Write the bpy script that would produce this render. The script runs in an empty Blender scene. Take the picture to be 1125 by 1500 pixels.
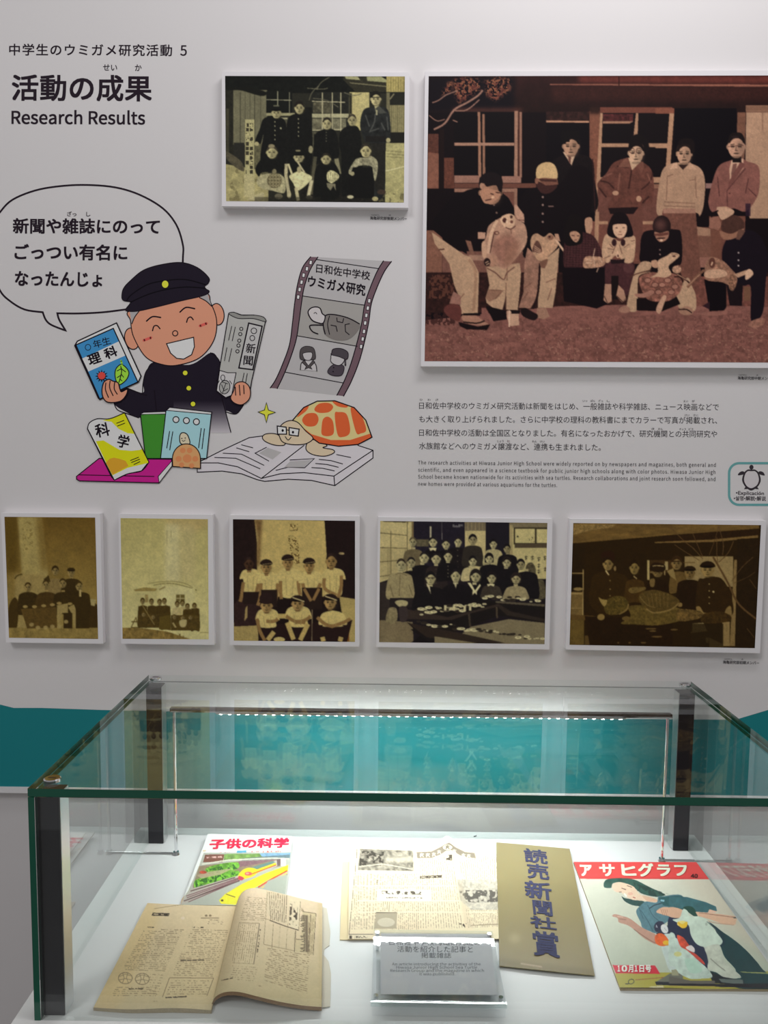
import bpy, math, random
import numpy as np
from mathutils import Vector, Matrix
from mathutils.geometry import tessellate_polygon

random.seed(4); rng = np.random.default_rng(7)
sc = bpy.context.scene

# ------------------------------------------------------------------ camera
CAM = np.array([-0.0686, -1.71687, 1.60717]); PITCH, YAW, ROLL, F = 0.08366, -0.00764, 0.00986, 1119.94
def _rot(p, y, r):
    f = np.array([math.sin(y)*math.cos(p), math.cos(y)*math.cos(p), -math.sin(p)])
    ri = np.array([math.cos(y), -math.sin(y), 0.0]); u = np.cross(ri, f)
    c, s = math.cos(r), math.sin(r)
    return np.array([c*ri+s*u, -s*ri+c*u, f])
RM = _rot(PITCH, YAW, ROLL)
cd = bpy.data.cameras.new('camera'); cam = bpy.data.objects.new('camera', cd)
sc.collection.objects.link(cam)
m = Matrix.Identity(4)
for i in range(3):
    m[i][0], m[i][1], m[i][2], m[i][3] = RM[0][i], RM[1][i], -RM[2][i], CAM[i]
cam.matrix_world = m
cd.sensor_fit = 'VERTICAL'; cd.sensor_height = 36.0; cd.lens = F/1500*36.0; cd.clip_start = .02
sc.camera = cam

# ------------------------------------------------------------------ world, lights, exposure
sc.view_settings.view_transform = 'Standard'; sc.view_settings.look = 'None'
sc.view_settings.gamma = 1.0; sc.view_settings.use_curve_mapping = False
sc.view_settings.exposure = 0.0
sc.cycles.max_bounces = 14; sc.cycles.transparent_max_bounces = 24
sc.cycles.glossy_bounces = 6; sc.cycles.use_denoising = True
sc.cycles.caustics_reflective = False; sc.cycles.caustics_refractive = False
w = bpy.data.worlds.new('world'); sc.world = w; w.use_nodes = True
w.node_tree.nodes['Background'].inputs[0].default_value = (1.0, .985, .97, 1)
w.node_tree.nodes['Background'].inputs[1].default_value = .26

def area(name, loc, target, sx, sy, power, col=(1, 1, 1), spread=180):
    l = bpy.data.lights.new(name, 'AREA'); l.shape = 'RECTANGLE'; l.size = sx; l.size_y = sy
    l.energy = power; l.color = col; l.spread = math.radians(spread)
    o = bpy.data.objects.new(name, l); sc.collection.objects.link(o); o.location = loc
    d = Vector(target)-Vector(loc); o.rotation_euler = d.to_track_quat('-Z', 'Y').to_euler()
    return o
area('added_key_light', (-3.2, -4.4, 6.2), (0.2, 0, 1.5), 1.9, 1.9, 112, (1, .985, .995))  # added key light, placed so the mounted boards cast shadows right and down
area('wall_wash_light', (.45, -.80, 3.35), (.3, 0, 2.1), .9, .3, 12.5, (1, .975, .98))

# ------------------------------------------------------------------ pixel rays onto the real surfaces
def rays(px, py):
    px = np.asarray(px, float); py = np.asarray(py, float)
    d = np.stack([(px-562.5)/F, -(py-750)/F, np.ones_like(px)], -1)
    return d @ RM
def on_wall(px, py, Y=0.0):
    d = rays(px, py); t = (Y-CAM[1])/d[..., 1]
    return CAM + d*t[..., None]
def on_level(px, py, z):
    d = rays(px, py); t = (np.asarray(z)-CAM[2])/d[..., 2]
    return CAM + d*t[..., None]

# ------------------------------------------------------------------ colours
def lin(c):
    c = np.asarray(c, float)/255.0
    return np.where(c <= .04045, c/12.92, ((c+.055)/1.055)**2.4)
KW = np.array([.60, .59, .60])       # light level that reaches the wall
KC = np.array([.83, .86, .87])        # light level inside the case
def alb(c, k): return np.clip(lin(c)/k, 0.0, .88)

# ------------------------------------------------------------------ materials
def mat(name, col=(.8, .8, .8), rough=.5, metal=0.0, spec=.5, attr=None, noise=0, nscale=40, bump=0, coat=0, emis=None):
    m = bpy.data.materials.new(name); m.use_nodes = True; nt = m.node_tree; b = nt.nodes['Principled BSDF']
    b.inputs['Base Color'].default_value = (*col, 1); b.inputs['Roughness'].default_value = rough
    b.inputs['Metallic'].default_value = metal; b.inputs['Specular IOR Level'].default_value = spec
    b.inputs['Coat Weight'].default_value = coat
    src = None
    if attr:
        a = nt.nodes.new('ShaderNodeAttribute'); a.attribute_name = attr; src = a.outputs['Color']
    if noise or bump:
        tc = nt.nodes.new('ShaderNodeTexCoord'); n = nt.nodes.new('ShaderNodeTexNoise'); n.inputs['Scale'].default_value = nscale
        n.inputs['Detail'].default_value = 4; nt.links.new(tc.outputs['Object'], n.inputs['Vector'])
    if noise:
        mr = nt.nodes.new('ShaderNodeMapRange'); mr.inputs['To Min'].default_value = 1-noise; mr.inputs['To Max'].default_value = 1+noise
        nt.links.new(n.outputs['Fac'], mr.inputs['Value'])
        mx = nt.nodes.new('ShaderNodeVectorMath'); mx.operation = 'SCALE'
        if src: nt.links.new(src, mx.inputs[0])
        else: mx.inputs[0].default_value = col
        nt.links.new(mr.outputs['Result'], mx.inputs['Scale']); src = mx.outputs['Vector']
    if src: nt.links.new(src, b.inputs['Base Color'])
    if bump:
        bp = nt.nodes.new('ShaderNodeBump'); bp.inputs['Strength'].default_value = bump; bp.inputs['Distance'].default_value = .001
        nt.links.new(n.outputs['Fac'], bp.inputs['Height']); nt.links.new(bp.outputs['Normal'], b.inputs['Normal'])
    if emis:
        b.inputs['Emission Color'].default_value = (*emis[0], 1); b.inputs['Emission Strength'].default_value = emis[1]
    return m
def glass_mat(name, tint, ior=1.5, rough=0.0):
    m = bpy.data.materials.new(name); m.use_nodes = True; nt = m.node_tree; nt.nodes.clear()
    o = nt.nodes.new('ShaderNodeOutputMaterial'); mx = nt.nodes.new('ShaderNodeMixShader')
    t = nt.nodes.new('ShaderNodeBsdfTransparent'); t.inputs[0].default_value = (*tint, 1)
    g = nt.nodes.new('ShaderNodeBsdfGlossy'); g.inputs['Roughness'].default_value = rough; g.inputs[0].default_value = (1, 1, 1, 1)
    fr = nt.nodes.new('ShaderNodeFresnel'); fr.inputs[0].default_value = ior
    # the same reflectance from either side of a face (a pane is seen through, not into)
    geo = nt.nodes.new('ShaderNodeNewGeometry'); mi = nt.nodes.new('ShaderNodeMix'); mi.data_type = 'FLOAT'
    mi.inputs['A'].default_value = ior; mi.inputs['B'].default_value = 1/ior
    nt.links.new(geo.outputs['Backfacing'], mi.inputs['Factor'])
    inv = mi
    nt.links.new(inv.outputs[0], fr.inputs[0])
    nt.links.new(fr.outputs[0], mx.inputs[0]); nt.links.new(t.outputs[0], mx.inputs[1]); nt.links.new(g.outputs[0], mx.inputs[2])
    nt.links.new(mx.outputs[0], o.inputs[0]); return m
M = dict(
    wall_white=mat('panel_white', tuple(alb((182, 178, 180), KW)), .55, spec=.3, noise=.015, nscale=3),
    wall_low=mat('lower_wall_paint', (.62, .595, .60), .7, noise=.02, nscale=5),
    trim=mat('white_trim', (.74, .73, .74), .4),
    print=mat('printed_ink', attr='ink', rough=.6, spec=.1),
    photo=mat('photo_print', attr='ink', rough=.55, spec=.12, noise=.05, nscale=900),
    paper=mat('old_paper', attr='ink', rough=.8, spec=.15, noise=.05, nscale=260),
    gloss_paper=mat('cover_paper', attr='ink', rough=.38, spec=.4, noise=.04, nscale=300),
    board=mat('photo_board_white', (.85, .825, .85), .5, spec=.3),
    pane=glass_mat('clear_glass', (.972, .990, .984)),
    edge=mat('green_glass_edge', (.0, .085, .048), .08, spec=.5),
    edge_dark=mat('dark_glass_edge', (.03, .07, .06), .08),
    black=mat('black_metal_dark_reflection', (.008, .008, .014), .35, spec=.22),  # on the posts this black stands in for a dark reflection
    steel=mat('brushed_steel', (.66, .67, .67), .34, metal=1),
    chrome=mat('chrome', (.78, .78, .80), .07, metal=1),
    deck=mat('white_laminate', (.80, .80, .79), .42, noise=.01, nscale=8),
    plinth=mat('plinth_white_paint', (.78, .78, .79), .5),
    floor=mat('floor_vinyl', (.30, .29, .28), .5, noise=.1, nscale=6),
    led=mat('led_chip', (1, 1, 1), .5, emis=((1, 1, 1), 60)),
    ledbar=mat('bar_bronze', (.16, .11, .09), .25, metal=1),
    dark=mat('speck', (.02, .02, .02), .6),
    acrylic=glass_mat('clear_acrylic', (.975, .98, .985), 1.49),
    frost=glass_mat('acrylic_edge', (.90, .95, .95), 1.7, .05),
    card=mat('grey_card', attr='ink', rough=.6, spec=.2),
)

# ------------------------------------------------------------------ objects
def prop(o, label=None, cat=None, group=None, kind=None):
    if label: o['label'] = label
    if cat: o['category'] = cat
    if group: o['group'] = group
    if kind: o['kind'] = kind
    return o
def link(o, parent=None):
    sc.collection.objects.link(o)
    if parent:
        o.parent = parent; o.matrix_parent_inverse = Matrix.Translation(-Vector(parent.location))
    return o
def empty(name, loc, label, cat, group=None):
    o = bpy.data.objects.new(name, None); o.location = loc; link(o); o.empty_display_size = .05
    return prop(o, label, cat, group)
def raw_mesh(name, verts, faces, mats, parent=None, mi=None, smooth=False, ink=None):
    me = bpy.data.meshes.new(name); me.from_pydata([tuple(v) for v in verts], [], faces)
    for mm in (mats if isinstance(mats, (list, tuple)) else [mats]): me.materials.append(mm)
    if mi is not None: me.polygons.foreach_set('material_index', mi)
    if smooth: me.polygons.foreach_set('use_smooth', [True]*len(faces))
    if ink is not None:
        a = me.color_attributes.new('ink', 'FLOAT_COLOR', 'POINT')
        c = np.ones((len(verts), 4), 'f'); c[:, :3] = ink; a.data.foreach_set('color', c.ravel())
    me.update(); return link(bpy.data.objects.new(name, me), parent)
BF = [(0, 3, 2, 1), (4, 5, 6, 7), (0, 1, 5, 4), (1, 2, 6, 5), (2, 3, 7, 6), (3, 0, 4, 7)]
class MB:
    def __init__(s): s.v, s.f, s.m = [], [], []
    def hexa(s, c, mi=0):
        n = len(s.v); s.v += [tuple(p) for p in c]; s.f += [tuple(n+i for i in f) for f in BF]
        s.m += ([mi]*6 if isinstance(mi, int) else list(mi)); return s
    def box(s, x0, x1, y0, y1, z0, z1, mi=0):
        return s.hexa([(x0, y0, z0), (x1, y0, z0), (x1, y1, z0), (x0, y1, z0), (x0, y0, z1), (x1, y0, z1), (x1, y1, z1), (x0, y1, z1)], mi)
    def cyl(s, p, q, r0, r1=None, n=20, mi=0):
        r1 = r0 if r1 is None else r1; p, q = Vector(p), Vector(q); d = (q-p).normalized()
        a = d.orthogonal().normalized(); b = d.cross(a); k = len(s.v)
        for c, r in ((p, r0), (q, r1)):
            for i in range(n):
                t = 2*math.pi*i/n; s.v.append(tuple(c+(a*math.cos(t)+b*math.sin(t))*r))
        for i in range(n):
            j = (i+1) % n; s.f.append((k+i, k+j, k+n+j, k+n+i)); s.m.append(mi)
        s.f.append(tuple(k+i for i in range(n))[::-1]); s.f.append(tuple(k+n+i for i in range(n))); s.m += [mi, mi]
        return s
    def build(s, name, mats, parent=None, bevel=0, smooth=False):
        o = raw_mesh(name, s.v, s.f, mats, parent, s.m, smooth)
        if bevel:
            b = o.modifiers.new('bevel', 'BEVEL'); b.width = bevel; b.segments = 2; b.limit_method = 'ANGLE'; b.angle_limit = math.radians(50)
        return o

# ------------------------------------------------------------------ flat vector print (lettering, line art)
def catmull(pts, closed=True, n=7):
    P = np.array(pts, float); N = len(P); out = []
    rngi = range(N if closed else N-1)
    for i in rngi:
        if closed: a, b, c, d = P[(i-1) % N], P[i], P[(i+1) % N], P[(i+2) % N]
        else: a, b, c, d = P[max(i-1, 0)], P[i], P[i+1], P[min(i+2, N-1)]
        for k in range(n):
            t = k/n
            out.append(.5*((2*b)+(-a+c)*t+(2*a-5*b+4*c-d)*t*t+(-a+3*b-3*c+d)*t**3))
    if not closed: out.append(P[-1])
    return np.array(out)
def ellipse(cx, cy, rx, ry, rot=0, n=28, a0=0, a1=360):
    t = np.radians(np.linspace(a0, a1, n, endpoint=(a1-a0) < 360)); x, y = np.cos(t)*rx, np.sin(t)*ry
    c, s = math.cos(math.radians(rot)), math.sin(math.radians(rot))
    return np.stack([cx+x*c-y*s, cy+x*s+y*c], -1)
_txt = {}; _cop = {}
def _font():
    try: return bpy.data.fonts.load(bpy.utils.system_resource('DATAFILES')+'/fonts/Noto Sans CJK Regular.woff2')
    except Exception: return None
LATIN = _font(); _ls = []
def lat_scale():
    if not _ls:
        c = bpy.data.curves.new('h', 'FONT'); c.body = 'H'; c.font = LATIN; o = bpy.data.objects.new('h', c); sc.collection.objects.link(o)
        bpy.context.view_layer.update(); _ls.append(.72/max(.05, o.dimensions[1])); bpy.data.objects.remove(o); bpy.data.curves.remove(c)
    return _ls[0]
def glyphs(s, bold, track=1.0):
    key = (s, bold, track)
    if key not in _txt:
        c = bpy.data.curves.new('t', 'FONT'); c.body = s; c.size = 1; c.resolution_u = 2 if len(s) > 20 else 4
        c.space_character = track
        if LATIN and s.isascii(): c.font = LATIN
        o = bpy.data.objects.new('t', c); sc.collection.objects.link(o)
        dg = bpy.context.evaluated_depsgraph_get(); me = bpy.data.meshes.new_from_object(o.evaluated_get(dg))
        n = len(me.vertices); v = np.zeros(n*3); me.vertices.foreach_get('co', v); v = v.reshape(-1, 3)[:, :2]
        f = [tuple(p.vertices) for p in me.polygons]
        if LATIN and s.isascii() and n:
            v = v*lat_scale()
        if bold > 0 and n:        # heavier weight: the same glyphs struck again a hair aside
            sh = [(-1, -1), (1, -1), (-1, 1), (1, 1), (0, 0)] if bold >= .03 else [(-1, -1), (1, -1), (-1, 1), (1, 1)] if bold >= .012 else [(-1, 0), (1, 0)]
            f = [tuple(i+k*n for i in q) for k in range(len(sh)) for q in f]
            v = np.vstack([v+np.array(d)*bold*.72 for d in sh])
        bpy.data.objects.remove(o); bpy.data.meshes.remove(me); bpy.data.curves.remove(c)
        _txt[key] = (v, f); _cop[key] = n
    return _txt[key]
class Art:
    """printed shapes given in photo pixels (through an offset and zoom), then laid on a surface"""
    def __init__(s, k=KW): s.v, s.f, s.c, s.l, s.layer, s.k = [], [], [], [], 0, k; s.T(0, 0, 1)
    def T(s, ox, oy, z): s.o = np.array([ox, oy], float); s.z = z; return s
    def add(s, pts, faces, col, cop=0):
        s.layer += 1; n = sum(len(a) for a in s.v)
        pts = s.o+np.asarray(pts, float)/s.z
        lay = np.full(len(pts), float(s.layer))
        if cop:      # overprinted copies each get their own thin layer
            lay += np.arange(len(pts))//cop; s.layer += (len(pts)-1)//cop
        s.v.append(pts); s.l.append(lay); s.f += [tuple(n+i for i in f) for f in faces]
        cc = np.asarray(col, float); s.c.append(alb(cc, s.k) if cc.ndim == 2 else np.tile(alb(cc, s.k), (len(pts), 1))); return s
    def fill(s, pts, col, smooth=False, line=None, w=0):
        p = catmull(pts) if smooth else np.array(pts, float)
        t = tessellate_polygon([[Vector((a, b, 0)) for a, b in p]])
        s.add(p, t, col)
        if line is not None: s.stroke(p, line, w, closed=True)
        return s
    def stroke(s, pts, col, w, closed=False, smooth=False, taper=False):
        p = catmull(pts, closed) if smooth else np.array(pts, float)
        if closed: p = np.vstack([p, p[:1]])
        keep = [0]+[i for i in range(1, len(p)) if np.hypot(*(p[i]-p[i-1])) > 1e-6]; p = p[keep]
        if closed: q = np.vstack([p[-2], p, p[1]])
        else: q = np.vstack([2*p[0]-p[1], p, 2*p[-1]-p[-2]])
        d1 = q[1:-1]-q[:-2]; d2 = q[2:]-q[1:-1]
        d1 /= np.hypot(*d1.T)[:, None]+1e-9; d2 /= np.hypot(*d2.T)[:, None]+1e-9
        t = d1+d2; t /= np.hypot(*t.T)[:, None]+1e-9; nn = np.stack([-t[:, 1], t[:, 0]], -1)
        cs = np.clip((d1*t).sum(1), .45, 1); hw = np.full(len(p), w/2)/cs
        if taper: hw *= np.sin(np.linspace(.25, math.pi-.25, len(p)))
        L, Rr = p+nn*hw[:, None], p-nn*hw[:, None]; n = len(p)
        s.add(np.vstack([L, Rr]), [(i, i+1, n+i+1, n+i) for i in range(n-1)], col)
        if not closed and not taper:      # round ends
            for e in (p[0], p[-1]):
                s.layer -= 1; s.add(ellipse(*e, w/2, w/2, n=10), [tuple(range(10))], col)
        return s
    def ell(s, cx, cy, rx, ry, col, rot=0, line=None, w=0, **k):
        p = ellipse(cx, cy, rx, ry, rot, **k); s.add(p, [tuple(range(len(p)))], col)
        if line is not None: s.stroke(p, line, w, closed=True)
        return s
    def text(s, st, p0, p1, size, col, bold=0.0, fit=True, shear=0.0, track=1.0):
        """baseline from p0 to p1 in pixels; size = em height in pixels"""
        v, f = glyphs(st, bold, track)
        if len(v) == 0: return s
        p0, p1 = np.array(p0, float), np.array(p1, float); d = p1-p0; L = np.hypot(*d); d = d/L
        up = np.array([d[1], -d[0]]); x0, x1 = v[:, 0].min(), v[:, 0].max()
        sx = L/(x1-x0) if fit else size
        X = (v[:, 0]-(x0 if fit else 0))*sx + v[:, 1]*size*shear
        return s.add(p0+X[:, None]*d+(v[:, 1]*size)[:, None]*up, f, col, _cop[(st, bold, track)])
    def vtext(s, st, p0, p1, size, wid, col, bold=0.0, tilt=(1, 0)):
        """vertical writing: cell centres run from p0 to p1"""
        p0, p1 = np.array(p0, float), np.array(p1, float); d = (p1-p0); d = d/np.hypot(*d); ti = np.array(tilt, float)
        for i, ch in enumerate(st):
            c = p0+(p1-p0)*(i/(max(1, len(st)-1))); v, f = glyphs(ch, bold); q = v-(v.min(0)+v.max(0))/2
            s.add(c+q[:, :1]*wid*ti-q[:, 1:]*size*d, f, col, _cop[(ch, bold, 1.0)])
        return s
    def build(s, name, place, parent, mat_=None, eps=1e-5, base=2e-4):
        V = np.vstack(s.v); Lr = np.concatenate(s.l)
        return raw_mesh(name, place(V[:, 0], V[:, 1], base+Lr*eps), s.f, mat_ or M['print'], parent, ink=np.vstack(s.c))
def wall_place(Y): return lambda x, y, h: on_wall(x, y, Y-h)
# ================================================================== room
def slab(name, x0, x1, y0, y1, z0, z1, mt, label=None):
    return prop(MB().box(x0, x1, y0, y1, z0, z1).build(name, mt), label=label, kind='structure')
slab('floor', -2.6, 2.6, -2.6, .1, -.05, 0, M['floor'])
slab('wall_back', -2.6, 2.6, .014, .15, 0, 3.3, M['wall_low'], 'plain pale grey wall under and behind the printed exhibition panel')
panel = slab('trim_1', -2.2, 2.2, 0, .014, .811, 2.9, M['wall_white'], 'white printed exhibition panel with a turquoise band along its foot')
slab('trim_2', -2.2, 2.2, -.003, .014, .797, .811, M['trim'], 'thin white ledge along the bottom of the printed panel')

# turquoise sea with a low wavy top
sea = Art()
edge = [(-250, 1030), (-60, 1020), (0, 1032), (8, 1034), (20, 1037), (60, 1037), (150, 1040), (300, 1043), (600, 1048), (900, 1053), (1010, 1054), (1078, 1054), (1095, 1049), (1125, 1040), (1200, 1022), (1400, 1040)]
def _z(px, z): return None
# bottom edge follows the ledge
bot = [(x, 1152.0+.0122*x) for x in (1400, 900, 500, 0, -250)]
sea.fill(list(edge)+bot, (26, 104, 110))
sea.build('sea_band', wall_place(0), panel)['label'] = 'flat turquoise sea printed with a wavy top edge'

# ================================================================== plinth and glass case
ZF, ZT = .7353, 1.10          # deck and top of the glass
X0, X1, YF, YB, TG = -.600, .600, -.629, -.060, .0095
pl = empty('display_plinth', (0, -.34, 0), 'white display plinth carrying the glass case', 'plinth')
MB().box(-.605, .605, -.632, -.06, .02, ZF-.03).build('body', M['plinth'], pl)
MB().box(-.59, .59, -.60, -.09, 0, .02).build('foot', M['black'], pl)
MB().box(-.633, .633, -.668, -.035, ZF-.03, ZF).build('deck', M['deck'], pl, bevel=.0015)

case = empty('glass_display_case', (0, -.34, ZF), 'clear glass display case with green edges and metal corner posts coloured black like a dark reflection over old magazines', 'display case')
# mi order of a box: bottom, top, front, right, back, left
def pane(name, x0, x1, y0, y1, z0, z1, flat, label, em=None):
    mi = [1]*6
    for k in flat: mi[k] = 0
    o = MB().box(x0, x1, y0, y1, z0, z1, mi).build(name, [M['pane'], em or M['edge']], case)
    o['label'] = label; return o
pane('glass_top', X0, X1, YF, YB, ZT-.012, ZT, (0, 1, 4), 'horizontal glass top with thick green edge')
pane('glass_side', X0, X0+TG, YF, YB, ZF+.0004, ZT-.0135, (0, 3, 5), 'left upright glass side')
pane('glass_side', X1-TG, X1, YF, YB, ZF+.0004, ZT-.0135, (0, 3, 5), 'right upright glass side')
pane('glass_front', X0+TG+.0005, X1-TG-.0005, YF+.001, YF+.001+.008, ZF+.0004, ZT-.0135, (0, 2, 4), 'front upright glass', M['edge_dark'])
pane('glass_back', X0+TG+.0005, X1-TG-.0005, YB-.009, YB-.001, ZF+.0004, ZT-.0135, (0, 2, 4), 'back upright glass', M['edge_dark'])
PS = .033
for sx in (-1, 1):
    for yy in (-.6185, -.108):
        xa = -.5915 if sx < 0 else .5585
        p = MB().box(xa, xa+PS, yy, yy+PS, ZF+.0005, ZT-.0125).build('corner_post', M['black'], case, bevel=.0012)  # posts are one satin metal; black puts the dark room's reflection in colour
        xi = xa+PS if sx < 0 else xa-.0012
        MB().box(xi, xi+.0012, yy+.002, yy+PS-.002, ZF+.001, ZT-.013).build('bright_reflection_face', M['steel'], p)  # added plate: bright reflection on the inner face put into a second metal
        cx, cy = xa+PS/2, yy+PS/2
        b = MB().cyl((cx, cy, ZT), (cx, cy, ZT+.004), .0125, .0125, 28).cyl((cx, cy, ZT+.004), (cx, cy, ZT+.0052), .0125, .0108, 28)
        b.build('glass_fixing', M['chrome'], case)
        MB().box(cx-.006, cx+.006, cy-.0006, cy+.0006, ZT+.0052, ZT+.0055).build('slot', M['black'], case)

# ---- light bar on two rods
YR = -.149
lb = empty('case_light_bar', (0, YR, ZF), 'chrome light bar with a row of small white lights on two thin rods', 'lamp')
zb = float(on_wall(np.array([600.]), np.array([1045.]), YR)[0][2])
MB().box(-.527, .527, YR-.007, YR+.007, zb-.002, zb+.007).build('bar', M['ledbar'], lb, bevel=.002)
MB().box(-.524, .524, YR-.0085, YR-.0068, zb-.001, zb+.002).build('chrome_strip', M['chrome'], lb)
for sx in (-1, 1):
    x = sx*.5190
    r = MB().cyl((x, YR, ZF+.001), (x, YR, zb-.002), .0032, n=16); r.build('rod', M['chrome'], lb, smooth=False)
    MB().cyl((x, YR, ZF), (x, YR, ZF+.006), .0085, .0060, 20).build('rod_foot', M['chrome'], lb)
    MB().cyl((x, YR+.001, ZF+.002), (sx*.589, YR+.001, ZF+.002), .0016, n=8).build('cable', M['chrome'], lb)
st = MB().box(-.43, .43, YR-.006, YR+.006, zb-.005, zb-.002).build('light_strip', M['trim'], lb)
for i in range(46):
    x = -.42+.84*i/45
    if i == 0:
        led0 = MB().box(-.003, .003, -.003, .003, -.0012, 0).build('led', M['led'], lb); me0 = led0.data
        led0.location = (x, YR, zb-.0052); led0.matrix_parent_inverse = Matrix.Translation(-Vector(lb.location))
    else:
        o = bpy.data.objects.new('led', me0); link(o, lb); o.location = (x, YR, zb-.0052)
la = area('case_light_strip', (0, YR, zb-.008), (0, YR+.025, ZF), .86, .006, 3.1, (.98, 1.0, 1.0))
STAND_DEPTH = .1580
# ================================================================== printed lettering on the panel
INK = (30, 20, 30); WP = wall_place(0)
t = Art().T(0, 40, 3.5156)
t.text('中学生のウミガメ研究活動', (47, 139), (886, 143), 64, INK, .020, track=1.14)
t.text('5', (928, 145), (962, 145), 72, INK, .016)
t.text('活動の成果', (60, 364), (782, 368), 142, INK, .028, track=1.03)
t.text('せい', (530, 221), (603, 222), 40, INK, .014); t.text('か', (695, 223), (729, 223), 40, INK, .014)
t.text('Research Results', (59, 496), (747, 499), 90, INK, .022)
t.build('heading', WP, panel)['label'] = 'black printed heading in Japanese and English'

t = Art().T(0, 260, 3.309)
bub = [(-45, 300), (-38, 230), (0, 168), (60, 108), (170, 63), (290, 42), (420, 36), (560, 48), (680, 85), (790, 150), (855, 230), (885, 320), (887, 380), (870, 520), (760, 620)]
bub = list(catmull(bub, False, 5))+list(catmull([(620, 638), (500, 653), (380, 659), (278, 658)], False, 5))+list(catmull([(278, 658), (287, 690), (318, 742)], False, 5))+list(catmull([(318, 742), (250, 715), (222, 690), (207, 653)], False, 5))+list(catmull([(207, 653), (120, 640), (50, 600), (0, 548), (-40, 440), (-45, 330)], False, 5))
t.stroke(bub, INK, 9, closed=True)
t.text('新聞や雑誌にのって', (62, 264), (775, 268), 78, INK, .034)
t.text('ざっ', (325, 186), (370, 187), 25, INK, .02); t.text('し', (418, 187), (438, 187), 25, INK, .02)
t.text('ごっつい有名に', (70, 391), (617, 395), 80, INK, .034)
t.text('なったんじょ', (72, 519), (495, 524), 80, INK, .034)
t.build('speech_bubble', WP, panel)['label'] = 'printed oval speech bubble with three lines of Japanese writing'

t = Art().T(600, 540, 4.1667); bc = (38, 34, 40)
def body(st, y, x1, y1, x0=58):
    t.T(0, 0, 1); t.text(st, (600+x0/4.1667, 540+y/4.1667), (x1, y1), 11.0, bc, .004)
body('日和佐中学校のウミガメ研究活動は新聞をはじめ、一般雑誌や科学雑誌、ニュース映画などで', 243, 1053, 600.5)
body('も大きく取り上げられました。さらに中学校の理科の教科書にまでカラーで写真が掲載され、', 325, 1050.5, 620.0)
body('日和佐中学校の活動は全国区となりました。有名になったおかげで、研究機関との共同研究や', 408, 1050.5, 640.0)
body('水族館などへのウミガメ譲渡など、連携も生まれました。', 489, 880, 659.5)
for st, x, y in (('ひ', 617, 587), ('わ', 628.5, 587), ('さ', 640, 587), ('いっ', 857, 588.5), ('ぱん', 868.5, 588.5), ('ざっ', 880, 588.6), ('し', 891, 588.7), ('えい', 1004.5, 589), ('が', 1015.5, 589), ('けい', 1006.5, 609.5), ('さい', 1019, 609.5), ('き', 956.5, 629.5), ('かん', 967.5, 629.6), ('きょう', 1000, 630), ('どう', 1012, 630), ('じょう', 733, 647.5), ('と', 745, 647.5), ('れん', 783, 648), ('けい', 794.5, 648.2)):
    w_ = 2.6*len(st)/2+.8; t.text(st, (x-w_, y), (x+w_, y), 3.7, bc, .01)
for st, y0, x1, y1 in (('The research activities at Hiwasa Junior High School were widely reported on by newspapers and magazines, both general and', 680.3, 1048.5, 683.8),
                   ('scientific, and even appeared in a science textbook for public junior high schools along with color photos. Hiwasa Junior High', 690.8, 1048, 694.3),
                   ('School became known nationwide for its activities with sea turtles. Research collaborations and joint research soon followed, and', 701.0, 1048, 704.5),
                   ('new homes were provided at various aquariums for the turtles.', 711.4, 816, 713.4)):
    t.text(st, (612.5, y0), (x1, y1), 7.6, bc, 0.0, track=1.06)
for st, p, q in (('海亀研究部後期メンバー', (542, 321.3), (596, 322.5)), ('海亀研究部中期メンバー', (1080.5, 555.6), (1134, 556.5)), ('海亀研究部初期メンバー', (1059, 971.8), (1112, 973.2))):
    t.text(st, p, q, 5.2, bc, .012)
    d = (q[0]-p[0])/11
    t.text('うみがめけん', (p[0]+.3*d, p[1]-5.4), (p[0]+2.8*d, p[1]-5.4), 2.3, bc, .01); t.text('き', (p[0]+5.6*d, p[1]-5.2), (p[0]+6.2*d, p[1]-5.2), 2.3, bc, .01)
t.build('body_text', WP, panel)['label'] = 'small black printed paragraphs and photo captions'

# turtle badge at the right (its square code is left out)
t = Art().T(860, 540, 4.245)
rr = []
for cx, cy, a in ((945, 650, 180), (1130, 650, 270), (1130, 785, 0), (945, 785, 90)):
    rr += list(ellipse(cx, cy, 62, 62, 0, 9, a, a+90.01))
t.stroke(rr, (88, 138, 140), 15, closed=True)
t.fill([(1022, 628), (1045, 628), (1068, 648), (1080, 690), (1070, 722), (1048, 745), (1020, 758), (995, 745), (975, 722), (964, 690), (976, 648), (998, 628)], (48, 42, 48), True)
t.fill([(1022, 638), (1043, 638), (1060, 655), (1068, 690), (1060, 718), (1042, 735), (1020, 743), (1000, 735), (985, 718), (976, 690), (984, 655), (1000, 638)], (178, 172, 176), True)
t.ell(1022, 613, 13, 15, (48, 42, 48)); t.fill([(968, 638), (985, 650), (965, 660), (938, 662), (948, 645)], (48, 42, 48), True)
t.fill([(1075, 638), (1060, 650), (1080, 660), (1104, 664), (1096, 645)], (48, 42, 48), True)
t.fill([(985, 735), (1000, 748), (975, 750)], (48, 42, 48)); t.fill([(1058, 735), (1045, 748), (1068, 750)], (48, 42, 48))
t.text('•Explicación', (925, 783), (1100, 786), 32, (48, 42, 48), .02)
t.text('•설명•解説•解说', (912, 817), (1112, 820), 31, (48, 42, 48), .02)
t.build('turtle_badge', WP, panel)['label'] = 'rounded teal outlined badge with a black turtle over small lettering'

# ================================================================== cartoon of the schoolboy
LN = (20, 12, 22); SK = (192, 132, 108); CAP = (27, 21, 33)
t = Art().T(90, 370, 3.409); W_ = 5
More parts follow.
